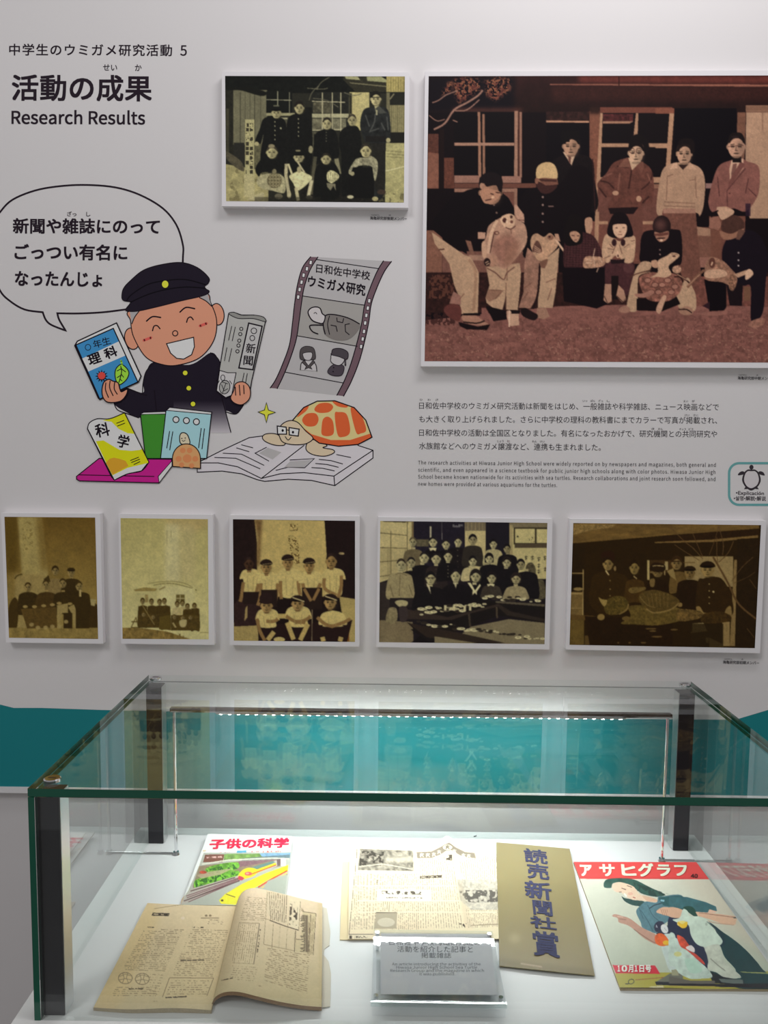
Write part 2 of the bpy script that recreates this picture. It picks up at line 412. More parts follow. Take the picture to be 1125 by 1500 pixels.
# jacket and arms
t.fill([(470, 545), (425, 590), (408, 650), (405, 700), (300, 672), (262, 750), (330, 800), (395, 825), (520, 830), (760, 850), (800, 860), (820, 792), (870, 806), (905, 770), (925, 700), (800, 700), (800, 580), (785, 535), (745, 500), (640, 560)], CAP, True)
g = []
for k, y in enumerate(np.linspace(740, 900, 9)):
    f_ = min(1, max(0, k/8)); cc = np.array(CAP)*(1-f_)+np.array((172, 166, 172))*f_; g.append((y, cc))
for (y0, c0), (y1, c1) in zip(g[:-1], g[1:]):
    xa, xb = 560, 815+(y0-760)*.22
    t.add([(xa, y0), (xb, y0), (xb+4, y1), (xa, y1)], [(0, 1, 2, 3)], np.array([c0, c0, c1, c1]))
t.stroke([(470, 545), (425, 590), (408, 650), (405, 708)], LN, W_, smooth=True); t.stroke([(330, 680), (405, 708), (425, 712)], LN, W_, smooth=True)
t.stroke([(262, 750), (280, 785), (330, 805), (385, 825)], LN, W_, smooth=True); t.stroke([(464, 690), (474, 788)], LN, W_)
t.stroke([(745, 500), (785, 535), (800, 600), (775, 640)], LN, W_, smooth=True); t.stroke([(800, 720), (846, 897)], LN, W_)
t.stroke([(820, 795), (870, 806), (900, 775), (915, 745)], LN, W_, smooth=True)
for x, y in ((618, 601), (636, 677), (657, 756)): t.ell(x, y, 13, 13, (215, 222, 50), line=LN, w=3)
# head
t.ell(352, 430, 36, 54, SK, -12, line=LN, w=W_); t.ell(778, 308, 34, 54, SK, -8, line=LN, w=W_)
t.fill([(340, 290), (345, 340), (360, 420), (420, 520), (500, 558), (580, 562), (690, 525), (760, 440), (775, 340), (745, 250), (715, 205), (520, 240)], SK, True, LN, W_)
t.fill([(340, 285), (392, 285), (366, 320), (350, 355)], (150, 146, 148), False); t.stroke([(390, 290), (366, 322), (352, 355)], LN, W_, smooth=True)
t.fill([(692, 222), (730, 205), (748, 262), (722, 240)], (150, 146, 148), False); t.stroke([(690, 225), (722, 242), (750, 268)], LN, W_, smooth=True)
t.stroke([(425, 342), (455, 320), (495, 324)], LN, 7, smooth=True); t.stroke([(592, 297), (622, 274), (665, 280)], LN, 7, smooth=True)
t.stroke([(455, 390), (462, 368), (478, 365), (492, 380)], LN, 6, smooth=True); t.stroke([(625, 348), (632, 328), (646, 322), (658, 335)], LN, 6, smooth=True)
t.stroke([(412, 438), (447, 425)], (196, 84, 78), 13); t.stroke([(692, 366), (724, 354)], (196, 84, 78), 13)
t.ell(568, 403, 13, 13, SK, line=LN, w=5)
t.fill([(525, 455), (660, 423), (664, 470), (650, 510), (610, 532), (575, 528), (545, 502)], (206, 202, 208), False, LN, W_)
# cap
t.fill([(302, 222), (310, 180), (345, 140), (410, 88), (500, 60), (600, 50), (680, 76), (735, 125), (733, 152), (715, 168), (722, 182), (737, 192), (728, 206), (690, 220), (600, 240), (480, 270), (380, 292), (330, 292), (322, 282), (345, 248), (312, 240)], CAP, True, LN, W_)
t.stroke([(325, 242), (350, 210), (430, 160), (520, 140), (620, 135), (718, 160)], (8, 4, 12), 6, smooth=True)
t.stroke([(345, 248), (430, 210), (520, 185), (620, 172), (715, 178)], (8, 4, 12), 6, smooth=True)
t.ell(518, 158, 18, 20, (215, 226, 60), line=LN, w=4)
t.build('cartoon_boy', WP, panel, base=3e-4)['label'] = 'printed cartoon of a smiling boy in a black peaked cap and black buttoned jacket'

# held textbook
t = Art().T(60, 460, 7.03)
t.fill([(348, 325), (375, 280), (778, 92), (1030, 640), (1003, 700), (605, 880), (590, 865)], (198, 196, 202), False, LN, 13)
t.fill([(360, 318), (745, 148), (998, 700), (820, 780), (605, 876)], (56, 124, 174), False, LN, 12)
t.fill([(425, 458), (800, 282), (868, 428), (488, 592)], (200, 198, 206))
t.stroke([(745, 148), (998, 700)], LN, 12); t.stroke([(355, 320), (595, 866)], LN, 14)
t.ell(484, 343, 28, 30, (56, 124, 174), line=LN, w=7)
t.text('年生', (548, 350), (722, 300), 88, LN, .012); t.text('理', (500, 525), (630, 480), 125, LN, .04); t.text('科', (672, 462), (795, 412), 118, LN, .04)
st_ = []
for k in range(24):
    a = 2*math.pi*k/24; r = 68 if k % 2 == 0 else 38; st_.append((625+r*math.cos(a), 640+r*math.sin(a)))
t.fill(st_, LN); t.ell(625, 635, 38, 38, (214, 66, 60))
t.fill([(822, 520), (870, 545), (905, 600), (890, 660), (850, 705), (805, 728), (775, 690), (762, 620), (775, 560)], (140, 196, 60), True, LN, 10)
t.stroke([(825, 482), (835, 520)], (140, 196, 60), 20); t.stroke([(822, 540), (830, 600), (805, 700)], LN, 10, smooth=True)
for p in (((824, 560), (870, 595)), ((824, 565), (785, 585)), ((828, 620), (850, 650)), ((822, 630), (785, 655)), ((815, 670), (835, 690))): t.stroke(p, LN, 9)
t.fill([(640, 720), (660, 690), (700, 672), (740, 690), (795, 710), (815, 775), (830, 800), (888, 775), (880, 830), (830, 890), (760, 910), (680, 905), (640, 860), (628, 790)], SK, True, LN, 12)
for a in (((668, 710), (665, 780), (695, 858)), ((712, 690), (708, 760), (742, 840)), ((760, 700), (755, 770), (785, 825)), ((800, 720), (815, 780), (835, 800))): t.stroke(a, LN, 11, smooth=True)
t.build('cartoon_textbook', WP, panel, base=1.6e-3)['label'] = 'printed blue cartoon textbook held up in a hand'

# held newspaper
t = Art().T(90, 370, 3.409); NP = (158, 156, 154)
t.fill([(835, 305), (860, 298), (900, 312), (960, 312), (1008, 322), (1020, 340), (1015, 360), (950, 640), (940, 700), (850, 712), (775, 685), (788, 590)], NP, False, LN, W_)
t.fill([(835, 305), (860, 298), (900, 312), (960, 312), (1008, 322), (1019, 345), (960, 330), (900, 330), (870, 325)], (128, 126, 124), True, LN, 4)
t.fill([(935, 352), (1002, 368), (956, 585), (886, 576)], (168, 165, 166), False, LN, 7)
t.ell(961, 391, 14, 14, (168, 165, 166), line=LN, w=4); t.ell(953, 427, 12, 13, (168, 165, 166), line=LN, w=4)
t.text('新', (920, 496), (968, 500), 52, LN, .02); t.text('聞', (908, 556), (955, 560), 52, LN, .02)
for x, y in ((898, 381), (893, 407), (888, 440), (884, 464), (879, 493)): t.ell(x, y, 8, 8, NP, line=LN, w=4)
for a in (((850, 368), (835, 437)), ((868, 372), (853, 440)), ((826, 475), (814, 540)), ((850, 480), (836, 545)), ((912, 602), (904, 642)), ((928, 604), (920, 648))): t.stroke(a, LN, 3.5)
t.fill([(790, 588), (830, 600), (872, 600), (862, 650), (850, 712), (820, 724), (775, 690)], (176, 172, 174), False, LN, 4)
t.ell(815, 672, 26, 34, (150, 148, 146), 10, line=LN, w=4); t.ell(806, 625, 10, 14, (176, 172, 174), line=LN, w=3.5)
for a in (((800, 660), (812, 690), (830, 680)), ((800, 645), (830, 655)), ((805, 700), (820, 655)), ((788, 640), (780, 655)), ((840, 640), (850, 655))): t.stroke(a, LN, 3.5)
t.fill([(860, 690), (870, 655), (905, 645), (935, 665), (944, 700), (935, 735), (900, 760), (862, 750), (845, 725)], SK, True, LN, W_)
for a in (((868, 672), (870, 712)), ((888, 662), (892, 712)), ((910, 664), (912, 705))): t.stroke(a, LN, 5)
t.build('cartoon_newspaper', WP, panel, base=1.6e-3)['label'] = 'printed grey cartoon newspaper rolled in a hand'

# books in front
t = Art().T(90, 370, 3.409)
t.fill([(395, 810), (520, 795), (520, 1028), (420, 1028)], (58, 124, 42), False, LN, W_); t.fill([(395, 808), (410, 798), (520, 794), (520, 806)], (200, 198, 200), False, LN, 4)
t.fill([(522, 790), (540, 773), (750, 797), (748, 812), (725, 1028), (495, 1028)], (146, 184, 206), False, LN, W_)
t.fill([(525, 788), (540, 773), (750, 797), (748, 808)], (205, 203, 206), False, LN, 4)
for x, y in ((572, 834), (624, 839), (674, 845)): t.ell(x, y, 15, 15, (196, 198, 206), line=LN, w=5)
for a in (((540, 893), (526, 976)), ((556, 895), (541, 985)), ((698, 878), (685, 975)), ((714, 880), (702, 980))): t.stroke(a, LN, 4.5)
t.fill([(598, 955), (590, 925), (597, 903), (615, 900), (632, 915), (640, 955)], (196, 180, 156), True, LN, 5)
t.fill(list(ellipse(624, 1030, 70, 75, 0, 20, 180, 360))+[(694, 1078), (556, 1068)], (190, 142, 96), False, LN, W_)
for x, y, r in ((606, 988, 14), (640, 988, 14), (585, 1030, 15), (628, 1028, 22), (668, 1030, 15), (600, 1060, 13), (650, 1064, 13)): t.ell(x, y, r, r*.95, (206, 122, 80))
for x, y in ((601, 928), (618, 926)): t.ell(x, y, 3, 3, LN)
t.stroke([(602, 938), (610, 942), (618, 936)], LN, 3, smooth=True)
t.fill([(75, 1118), (188, 1028), (550, 1032), (552, 1062), (486, 1150), (90, 1140), (76, 1132)], (172, 30, 122), False, LN, W_)
t.fill([(483, 1118), (552, 1040), (552, 1066), (488, 1150)], (206, 200, 208), False, LN, 4); t.stroke([(90, 1110), (462, 1118)], LN, 4.5)
cov = catmull([(130, 880), (140, 850), (180, 830), (240, 830), (315, 800)], False, 5)
t.fill(list(cov)+[(436, 1045), (400, 1090), (330, 1105), (265, 1136), (250, 1120)], (212, 214, 214), False, LN, W_)
t.fill([(240, 830), (315, 800), (352, 878), (366, 905), (330, 902), (285, 880), (250, 845), (205, 838)], (216, 214, 24))
t.fill([(172, 942), (210, 938), (250, 962), (290, 985), (350, 990), (395, 985), (402, 980), (436, 1050), (330, 1075), (255, 1112), (240, 1085)], (216, 214, 24))
t.fill([(222, 1050), (240, 1030), (262, 1024), (290, 1030), (320, 1040), (335, 1065), (290, 1090), (255, 1110)], (208, 142, 42))
t.stroke(list(cov)+[(436, 1045)], LN, W_); t.stroke([(130, 880), (262, 1134)], LN, 6); t.stroke([(265, 1136), (330, 1105), (400, 1090), (436, 1048)], LN, W_, smooth=True)
t.text('科', (175, 920), (245, 905), 72, LN, .03); t.text('学', (275, 962), (332, 975), 68, LN, .03)
for a in (((276, 852), (312, 838)), ((280, 866), (316, 852)), ((345, 1038), (385, 1022)), ((350, 1048), (390, 1032)), ((362, 1058), (392, 1044))): t.stroke(a, LN, 4)
t.build('cartoon_books', WP, panel, base=1.6e-3)['label'] = 'printed cartoon pile of coloured books with a small turtle'

# turtle on an open book
t = Art().T(240, 570, 3.5156); PG = (188, 182, 188)
t.fill([(172, 380), (440, 250), (520, 238), (740, 280), (1000, 285), (1078, 315), (1075, 355), (880, 497), (760, 470), (640, 465), (520, 475), (480, 465), (400, 435), (300, 420), (172, 428)], PG, False)
t.stroke([(172, 380), (300, 315), (440, 250), (520, 240)], LN, W_); t.stroke([(172, 378), (172, 428), (300, 422), (400, 436), (480, 466), (520, 475), (640, 464), (760, 470), (880, 497), (1077, 355), (1077, 315), (1000, 290)], LN, W_)
t.stroke([(172, 380), (280, 380), (380, 400), (502, 460), (600, 436), (720, 430), (876, 448), (1077, 315)], LN, W_); t.stroke([(502, 460), (722, 290)], LN, W_); t.stroke([(876, 448), (880, 497)], LN, W_)
for a in (((400, 287), (458, 302)), ((375, 303), (438, 322)), ((305, 330), (400, 335), (515, 392)), ((262, 352), (370, 356), (495, 410)), ((528, 300), (470, 330), (540, 370)), ((650, 365), (775, 358), (725, 405), (640, 402), (578, 418)),
          ((890, 337), (962, 352)), ((800, 362), (860, 368), (920, 385)), ((782, 383), (840, 388), (898, 402)), ((762, 404), (820, 408), (878, 421))): t.stroke(a, LN, 4.5)
t.fill([(535, 302), (605, 325), (560, 362), (490, 330)], (160, 156, 158)); t.fill([(650, 372), (760, 365), (722, 402), (620, 402)], (160, 156, 158))
TS = (190, 172, 148)
t.fill([(620, 262), (580, 232), (530, 230), (508, 245), (520, 268), (570, 288), (620, 288)], TS, True, LN, W_)
t.fill([(755, 262), (735, 285), (735, 315), (770, 338), (830, 345), (876, 328), (870, 312), (820, 302), (840, 290), (800, 265)], TS, True, LN, W_)
t.fill([(690, 185), (740, 235), (800, 278), (900, 294), (1000, 285), (1072, 248), (1040, 160), (980, 95), (880, 60), (790, 62), (720, 95), (662, 162)], (196, 176, 124), False, LN, 6)
t.fill([(700, 185), (760, 232), (860, 262), (960, 262), (1066, 228), (1072, 248), (1000, 284), (900, 293), (800, 276), (740, 235)], (200, 86, 48))
SC = (200, 86, 48)
for p in ([(775, 105), (800, 75), (850, 72), (872, 92), (850, 118), (800, 122)], [(712, 160), (735, 128), (780, 125), (797, 155), (780, 188), (735, 190)], [(812, 200), (820, 155), (845, 142), (870, 165), (875, 225), (850, 242), (815, 235)],
          [(880, 130), (900, 118), (940, 128), (958, 190), (955, 230), (925, 246), (895, 235)], [(962, 105), (985, 100), (1020, 140), (1042, 210), (1015, 228), (990, 222)], [(685, 145), (720, 100), (746, 88), (730, 115)], [(868, 63), (900, 64), (945, 84), (938, 95), (895, 88)]): t.fill(p, SC, True)
t.stroke([(690, 185), (740, 235), (800, 278), (900, 294), (1000, 285), (1072, 248), (1040, 160), (980, 95), (880, 60), (790, 62), (720, 95), (662, 162)], LN, 6, closed=True)
t.fill([(590, 215), (610, 180), (650, 162), (690, 172), (730, 215), (768, 252), (740, 278), (700, 286), (650, 284), (612, 272), (596, 245)], TS, True, LN, W_)
for p in ([(584, 190), (630, 196), (632, 232), (586, 232)], [(645, 198), (697, 206), (692, 242), (646, 236)]): t.fill(p, (206, 200, 202), False, LN, 6)
t.stroke([(632, 210), (645, 212)], LN, 5); t.ell(612, 213, 6, 7, LN); t.ell(665, 222, 6, 7, LN); t.stroke([(625, 245), (640, 262), (655, 248)], LN, 4.5, smooth=True)
sp = [(528, 70), (538, 108), (574, 120), (538, 132), (528, 172), (518, 132), (486, 118), (518, 108)]
t.fill(sp, (214, 220, 60), False, LN, 4)
t.build('cartoon_turtle', WP, panel)['label'] = 'printed cartoon sea turtle in glasses lying on an open book'

# film strip
t = Art().T(360, 360, 4.6875); BR = (100, 78, 86)
def band(L, Rr, col): t.fill(list(catmull(L, False, 6))+list(catmull(Rr[::-1], False, 6)), col)
Lo = [(445, 76), (390, 150), (355, 270), (335, 400), (322, 520), (300, 680), (250, 820), (205, 920), (168, 976)]
Li = [(495, 78), (440, 170), (400, 290), (382, 400), (366, 520), (345, 650), (300, 790), (255, 900), (216, 980)]
Ro = [(1000, 108), (950, 180), (900, 290), (862, 400), (845, 520), (820, 640), (780, 790), (725, 930), (672, 1032)]
Ri = [(945, 104), (900, 180), (850, 300), (815, 410), (798, 520), (768, 650), (725, 800), (680, 920), (626, 1026)]
band(Li, Ri, (160, 156, 158))
t.fill([(392, 345), (815, 408), (798, 520), (765, 690), (352, 618), (366, 520), (382, 400)], (144, 140, 138))
band(Lo, Li, BR); band(Ri, Ro, BR)
for c in (Lo, Li, Ri, Ro): t.stroke(c, LN, 7, smooth=True)
for a in (((488, 95), (912, 157)), ((392, 345), (815, 408)), ((352, 618), (765, 690)), ((272, 868), (668, 942))): t.stroke(a, LN, 6)
for x, y in ((446, 115), (420, 158), (397, 202), (383, 250), (370, 300), (360, 352), (848, 378), (838, 428), (828, 478), (820, 530), (812, 588), (803, 640), (792, 692)):
    t.fill([(x-7, y-15), (x+11, y-12), (x+7, y+15), (x-11, y+12)], (205, 200, 200), False, LN, 4)
t.text('日和佐中学校', (482, 178), (852, 232), 66, LN, .012, shear=-.08); t.text('ウミガメ研究', (425, 272), (820, 338), 82, LN, .03, shear=-.1)
t.fill([(545, 478), (590, 474), (700, 492), (782, 538), (765, 590), (710, 640), (640, 650), (570, 630), (535, 590), (532, 530)], (112, 106, 104), True)
t.stroke([(545, 605), (532, 540), (545, 482), (600, 472), (700, 495), (780, 536)], LN, 8, smooth=True); t.stroke([(575, 482), (562, 540), (575, 608)], LN, 6, smooth=True)
t.fill([(428, 460), (445, 430), (480, 420), (510, 430), (525, 465), (545, 485), (532, 530), (500, 530), (455, 510)], (178, 172, 174), True, LN, 8)
t.stroke([(532, 545), (450, 545), (440, 562), (460, 590), (495, 605)], LN, 8, smooth=True); t.stroke([(468, 465), (478, 458), (488, 468)], LN, 5, smooth=True)
for a in (((625, 495), (628, 520), (665, 528), (672, 500)), ((585, 545), (620, 552), (628, 588)), ((712, 535), (682, 542), (685, 590), (710, 610))): t.stroke(a, LN, 6)
HR = (72, 66, 68)
t.fill([(372, 770), (375, 715), (400, 693), (430, 690), (462, 700), (476, 730), (478, 775), (450, 782), (395, 785)], HR, True, LN, 4); t.fill([(395, 738), (450, 732), (456, 760), (440, 785), (410, 783), (396, 765)], (170, 165, 168), True, LN, 4)
t.fill([(375, 852), (380, 810), (400, 790), (450, 790), (478, 815), (488, 860)], (170, 165, 168)); t.stroke([(375, 852), (380, 810), (395, 795)], LN, 6, smooth=True); t.stroke([(462, 795), (482, 820), (488, 860)], LN, 6, smooth=True)
t.fill([(385, 800), (402, 785), (430, 825), (462, 785), (475, 800), (445, 830), (455, 848), (430, 838), (405, 850), (415, 828)], HR, False, LN, 4)
t.fill([(582, 830), (620, 812), (668, 822), (675, 850), (655, 890), (600, 892), (562, 868)], (66, 58, 66), True, LN, 4)
t.fill([(585, 770), (590, 750), (640, 745), (675, 770), (670, 800), (640, 822), (600, 810), (583, 790)], (170, 165, 168), True, LN, 5)
t.fill([(590, 735), (600, 710), (650, 705), (695, 725), (704, 755), (690, 780), (640, 762), (588, 748)], (66, 60, 66), True, LN, 5)
t.stroke([(683, 780), (684, 820)], (66, 60, 66), 12); t.ell(604, 836, 5, 5, LN); t.ell(600, 864, 5, 5, LN)
t.build('cartoon_film_strip', WP, panel)['label'] = 'printed curved film strip with lettering, a turtle and two pupils'
# ================================================================== a small painter for tonal prints
def vnoise(h, w_, cell, seed=0, octv=3):
    r = np.random.default_rng(seed); out = np.zeros((h, w_)); amp = 1; tot = 0
    for o in range(octv):
        c = max(1.0, cell/2**o); gy, gx = int(h/c)+3, int(w_/c)+3; g = r.random((gy, gx))
        yy, xx = np.arange(h)/c, np.arange(w_)/c; y0, x0 = yy.astype(int), xx.astype(int); fy, fx = (yy-y0)[:, None], (xx-x0)[None]
        fy, fx = fy*fy*(3-2*fy), fx*fx*(3-2*fx)
        v = g[y0][:, x0]*(1-fy)*(1-fx)+g[y0+1][:, x0]*fy*(1-fx)+g[y0][:, x0+1]*(1-fy)*fx+g[y0+1][:, x0+1]*fy*fx
        out += v*amp; tot += amp; amp *= .6
    return out/tot*2-1
def blur(a, r):
    if r < .5: return a
    k = int(math.ceil(r*2.5)); w_ = np.exp(-.5*(np.arange(-k, k+1)/r)**2); w_ /= w_.sum()
    for ax in (0, 1):
        pad = [(0, 0)]*a.ndim; pad[ax] = (k, k); p = np.pad(a, pad, 'edge'); o = np.zeros_like(a)
        for i, q in enumerate(w_):
            sl = [slice(None)]*a.ndim; sl[ax] = slice(i, i+a.shape[ax]); o += q*p[tuple(sl)]
        a = o
    return a
class Paint:
    def __init__(s, x0, y0, x1, y1, col, ss=2.0, soft=1.0):
        s.x0, s.y0, s.ss = x0, y0, ss; s.h, s.w = int((y1-y0)*ss)+1, int((x1-x0)*ss)+1
        s.im = np.zeros((s.h, s.w, 3)); s.im[:] = col; s.seed = 1; s.soft = soft; s.T(0, 0, 1)
    def T(s, ox, oy, z): s.ox, s.oy, s.z = ox, oy, z; return s
    def _p(s, pts):
        p = np.asarray(pts, float)
        return np.stack([((s.ox+p[:, 0]/s.z)-s.x0)*s.ss, ((s.oy+p[:, 1]/s.z)-s.y0)*s.ss], -1)
    def _mask(s, p, soft):
        m_ = int(soft*3)+2
        xa, ya = np.floor(p.min(0)).astype(int)-m_; xb, yb = np.ceil(p.max(0)).astype(int)+m_
        xa, ya, xb, yb = max(xa, 0), max(ya, 0), min(xb, s.w), min(yb, s.h)
        if xb <= xa or yb <= ya: return None
        Y = np.arange(ya, yb)+.5; X = np.arange(xa, xb)[None]+.5; M_ = np.zeros((yb-ya, xb-xa), bool)
        for a, b in zip(p, np.roll(p, -1, 0)):
            if a[1] == b[1]: continue
            lo, hi = min(a[1], b[1]), max(a[1], b[1]); i0, i1 = np.searchsorted(Y, [lo, hi])
            if i1 <= i0: continue
            xi = a[0]+(Y[i0:i1]-a[1])*(b[0]-a[0])/(b[1]-a[1]); M_[i0:i1] ^= X < xi[:, None]
        f = M_.astype(float)
        return (slice(ya, yb), slice(xa, xb)), (blur(f, soft) if soft >= .5 else f)
    def _put(s, mk, col, al, n=0, cell=6, st=1):
        if mk is None: return s
        sl, f = mk; col = np.asarray(col, float)
        if col.ndim == 2:      # top and bottom colour
            t_ = np.linspace(0, 1, f.shape[0])[:, None, None]; col = col[0]*(1-t_)+col[1]*t_
        else: col = col[None, None]
        if n:
            s.seed += 1; q = vnoise(f.shape[0], max(2, int(f.shape[1]/st)+1), cell*s.ss/2, s.seed)
            if st != 1: q = q[:, (np.arange(f.shape[1])/st).astype(int)]
            col = col*(1+n*q[:, :f.shape[1], None])
        f = f[..., None]*al; s.im[sl] = s.im[sl]*(1-f)+np.clip(col, 0, 255)*f; return s
    def poly(s, pts, col, al=1, n=0, cell=6, soft=None, sm=False, st=1):
        p = catmull(pts) if sm else pts; sf = s.soft if soft is None else soft*s.ss
        return s._put(s._mask(s._p(p), sf), col, al, n, cell, st)
    def blob(s, pts, col, **k): return s.poly(pts, col, sm=True, **k)
    def ell(s, cx, cy, rx, ry, col, rot=0, **k): return s.poly(ellipse(cx, cy, rx, ry, rot), col, **k)
    def rect(s, x0, y0, x1, y1, col, **k): return s.poly([(x0, y0), (x1, y0), (x1, y1), (x0, y1)], col, **k)
    def line(s, pts, col, w, al=1, sm=False, soft=None):
        p = catmull(pts, False, 5) if sm else np.array(pts, float)
        d = np.gradient(p, axis=0); d /= np.hypot(*d.T)[:, None]+1e-9; nn = np.stack([-d[:, 1], d[:, 0]], -1)*w/2
        return s.poly(np.vstack([p+nn, (p-nn)[::-1]]), col, al=al, soft=soft)
    def grain(s, a, cell=3, seed=5, st=1):
        q = vnoise(s.h, int(s.w/st)+2, cell*s.ss/2, seed)[:, (np.arange(s.w)/st).astype(int)]
        s.im = np.clip(s.im*(1+a*q[..., None]), 0, 255); return s
    def rough(s, pts, col, al, thr, cell, soft=None, seed=None):
        """patchy speckle inside an outline (leaves, gravel)"""
        mk = s._mask(s._p(pts), s.soft if soft is None else soft*s.ss)
        if mk is None: return s
        s.seed += 1; q = vnoise(*mk[1].shape, cell*s.ss/2, s.seed if seed is None else seed, 2)
        return s._put((mk[0], mk[1]*np.clip((q-thr)*6, 0, 1)), col, al)
    # ---- people
    def head(s, x, y, w, h, skin, hair, style='crop', face=True, dk=None, light=-1, tilt=0):
        skin = np.array(skin, float); hair = np.array(hair, float); dk = skin*.32 if dk is None else np.array(dk, float)
        if style in ('bob', 'hair'):
            s.ell(x, y-.18*h, w*(1.32 if style == 'bob' else 1.12), h*(1.15 if style == 'bob' else .95), hair)
            if style == 'bob': s.rect(x-w*1.3, y-.1*h, x+w*1.3, y+.75*h, hair)
        for e in (-1, 1): s.ell(x+e*w*1.0, y+.05*h, w*.18, h*.22, skin*.8)
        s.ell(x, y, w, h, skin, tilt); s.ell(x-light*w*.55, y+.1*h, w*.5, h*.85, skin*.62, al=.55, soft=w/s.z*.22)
        if style == 'crop': s.poly(np.vstack([ellipse(x, y-.1*h, w*1.05, h*1.0, tilt, 16, 188, 352), ellipse(x+.05*w, y+.0*h, w*.86, h*.70, tilt, 12, 205, 335)[::-1]]), hair); s.ell(x-.1*w, y-.85*h, w*.5, h*.16, hair*1.5+10, al=.5)
        elif style in ('hair', 'bob'): s.poly(np.vstack([ellipse(x, y-.08*h, w*1.12, h*1.08, tilt, 16, 185, 355), ellipse(x+.1*w, y+.06*h, w*.88, h*.68, tilt, 12, 200, 340)[::-1]]), hair)
        elif style == 'cap':
            s.poly(list(ellipse(x, y-.42*h, w*1.35, h*.75, tilt, 20, 180, 360)), hair); s.ell(x, y-.42*h, w*1.15, h*.16, hair*.5, tilt)
        if face:
            for e in (-1, 1):
                s.ell(x+e*w*.42, y+.02*h, w*.24, h*.085, dk); s.line([(x+e*w*.68, y-.15*h), (x+e*w*.2, y-.18*h)], dk, h*.09, al=.8)
            s.line([(x, y), (x-.06*w, y+.33*h)], dk, w*.13, al=.5); s.ell(x, y+.36*h, w*.2, h*.06, dk, al=.6)
            s.ell(x, y+.6*h, w*.34, h*.07, dk, al=.85); s.ell(x, y+.92*h, w*.6, h*.12, dk, al=.4)
        return s
    def torso(s, x, y, w, b, col, n=.12, neck=None, buttons=None, nb=4):
        """shoulders at y, half width w, bottom b"""
        if neck is not None: s.rect(x-.18*w, y-.28*w, x+.18*w, y+.12*w, neck)
        s.blob([(x-.22*w, y-.05*w), (x-.75*w, y+.1*w), (x-1.0*w, y+.5*w), (x-1.1*w, b), (x, b), (x+1.1*w, b), (x+1.0*w, y+.5*w), (x+.75*w, y+.1*w), (x+.22*w, y-.05*w)], col, n=n)
        if buttons is not None:
            for k in range(nb): s.ell(x, y+.25*w+(b-y-.3*w)*k/nb, w*.045+.6, w*.045+.6, buttons)
        return s
    def sample(s, px, py):
        x = np.clip((px-s.x0)*s.ss-.5, 0, s.w-1.001); y = np.clip((py-s.y0)*s.ss-.5, 0, s.h-1.001)
        x0, y0 = x.astype(int), y.astype(int); fx, fy = (x-x0)[..., None], (y-y0)[..., None]; I = s.im
        return I[y0, x0]*(1-fx)*(1-fy)+I[y0, x0+1]*fx*(1-fy)+I[y0+1, x0]*(1-fx)*fy+I[y0+1, x0+1]*fx*fy
def grid_faces(nu, nv):
    i = np.arange(nu-1)[None]+np.arange(nv-1)[:, None]*nu; i = i.ravel()
    return np.stack([i, i+nu, i+nu+1, i+1], -1)
def grid_mesh(name, V, nu, nv, ink, mt, parent, smooth=False):
    F_ = grid_faces(nu, nv); me = bpy.data.meshes.new(name); nf = len(F_)
    me.vertices.add(len(V)); me.vertices.foreach_set('co', V.astype('f').ravel())
    me.loops.add(nf*4); me.loops.foreach_set('vertex_index', F_.ravel().astype('i'))
    me.polygons.add(nf); me.polygons.foreach_set('loop_start', np.arange(0, nf*4, 4, dtype='i'))
    try: me.polygons.foreach_set('loop_total', np.full(nf, 4, 'i'))
    except Exception: pass
    me.update(calc_edges=True); me.materials.append(mt)
    if smooth: me.polygons.foreach_set('use_smooth', np.ones(nf, bool))
    a = me.color_attributes.new('ink', 'FLOAT_COLOR', 'POINT'); c = np.ones((len(V), 4), 'f'); c[:, :3] = ink
    a.data.foreach_set('color', c.ravel()); me.validate(); me.update()
    return link(bpy.data.objects.new(name, me), parent)
def bil(q, nu, nv):
    u, v = np.meshgrid(np.linspace(0, 1, nu), np.linspace(0, 1, nv)); q = np.array(q, float)[:, None, None]
    p = q[0]*((1-u)*(1-v))[..., None]+q[1]*(u*(1-v))[..., None]+q[2]*(u*v)[..., None]+q[3]*((1-u)*v)[..., None]
    return p[..., 0].ravel(), p[..., 1].ravel()
TB = .017
def wall_photo(label, outer, inner, p, group, res=1.0):
    """a print with a white margin on a thick board hung on the panel"""
    p.grain(.06, 16, 21); p.grain(.05, 5, 22)
    o4 = [on_wall(np.array([x]), np.array([y]), -TB)[0] for x, y in outer]       # TL TR BR BL
    c = sum(o4)/4; root = empty('mounted_photo', (c[0], 0, c[2]), label, 'photo', group)
    fr = [tuple(v) for v in (o4[3], o4[2], o4[1], o4[0])]; bk = [(v[0], -.0004, v[2]) for v in fr]
    MB().hexa([fr[0], fr[1], bk[1], bk[0], fr[3], fr[2], bk[2], bk[3]]).build('board', M['board'], root)
    nu = int(np.hypot(*(np.array(inner[1])-inner[0]))*res)+1; nv = int(np.hypot(*(np.array(inner[3])-inner[0]))*res)+1
    x, y = bil(inner, nu, nv); V = on_wall(x, y, -TB-.0003); grid_mesh('print', V, nu, nv, alb(p.sample(x, y), KW), M['photo'], root)
    return root
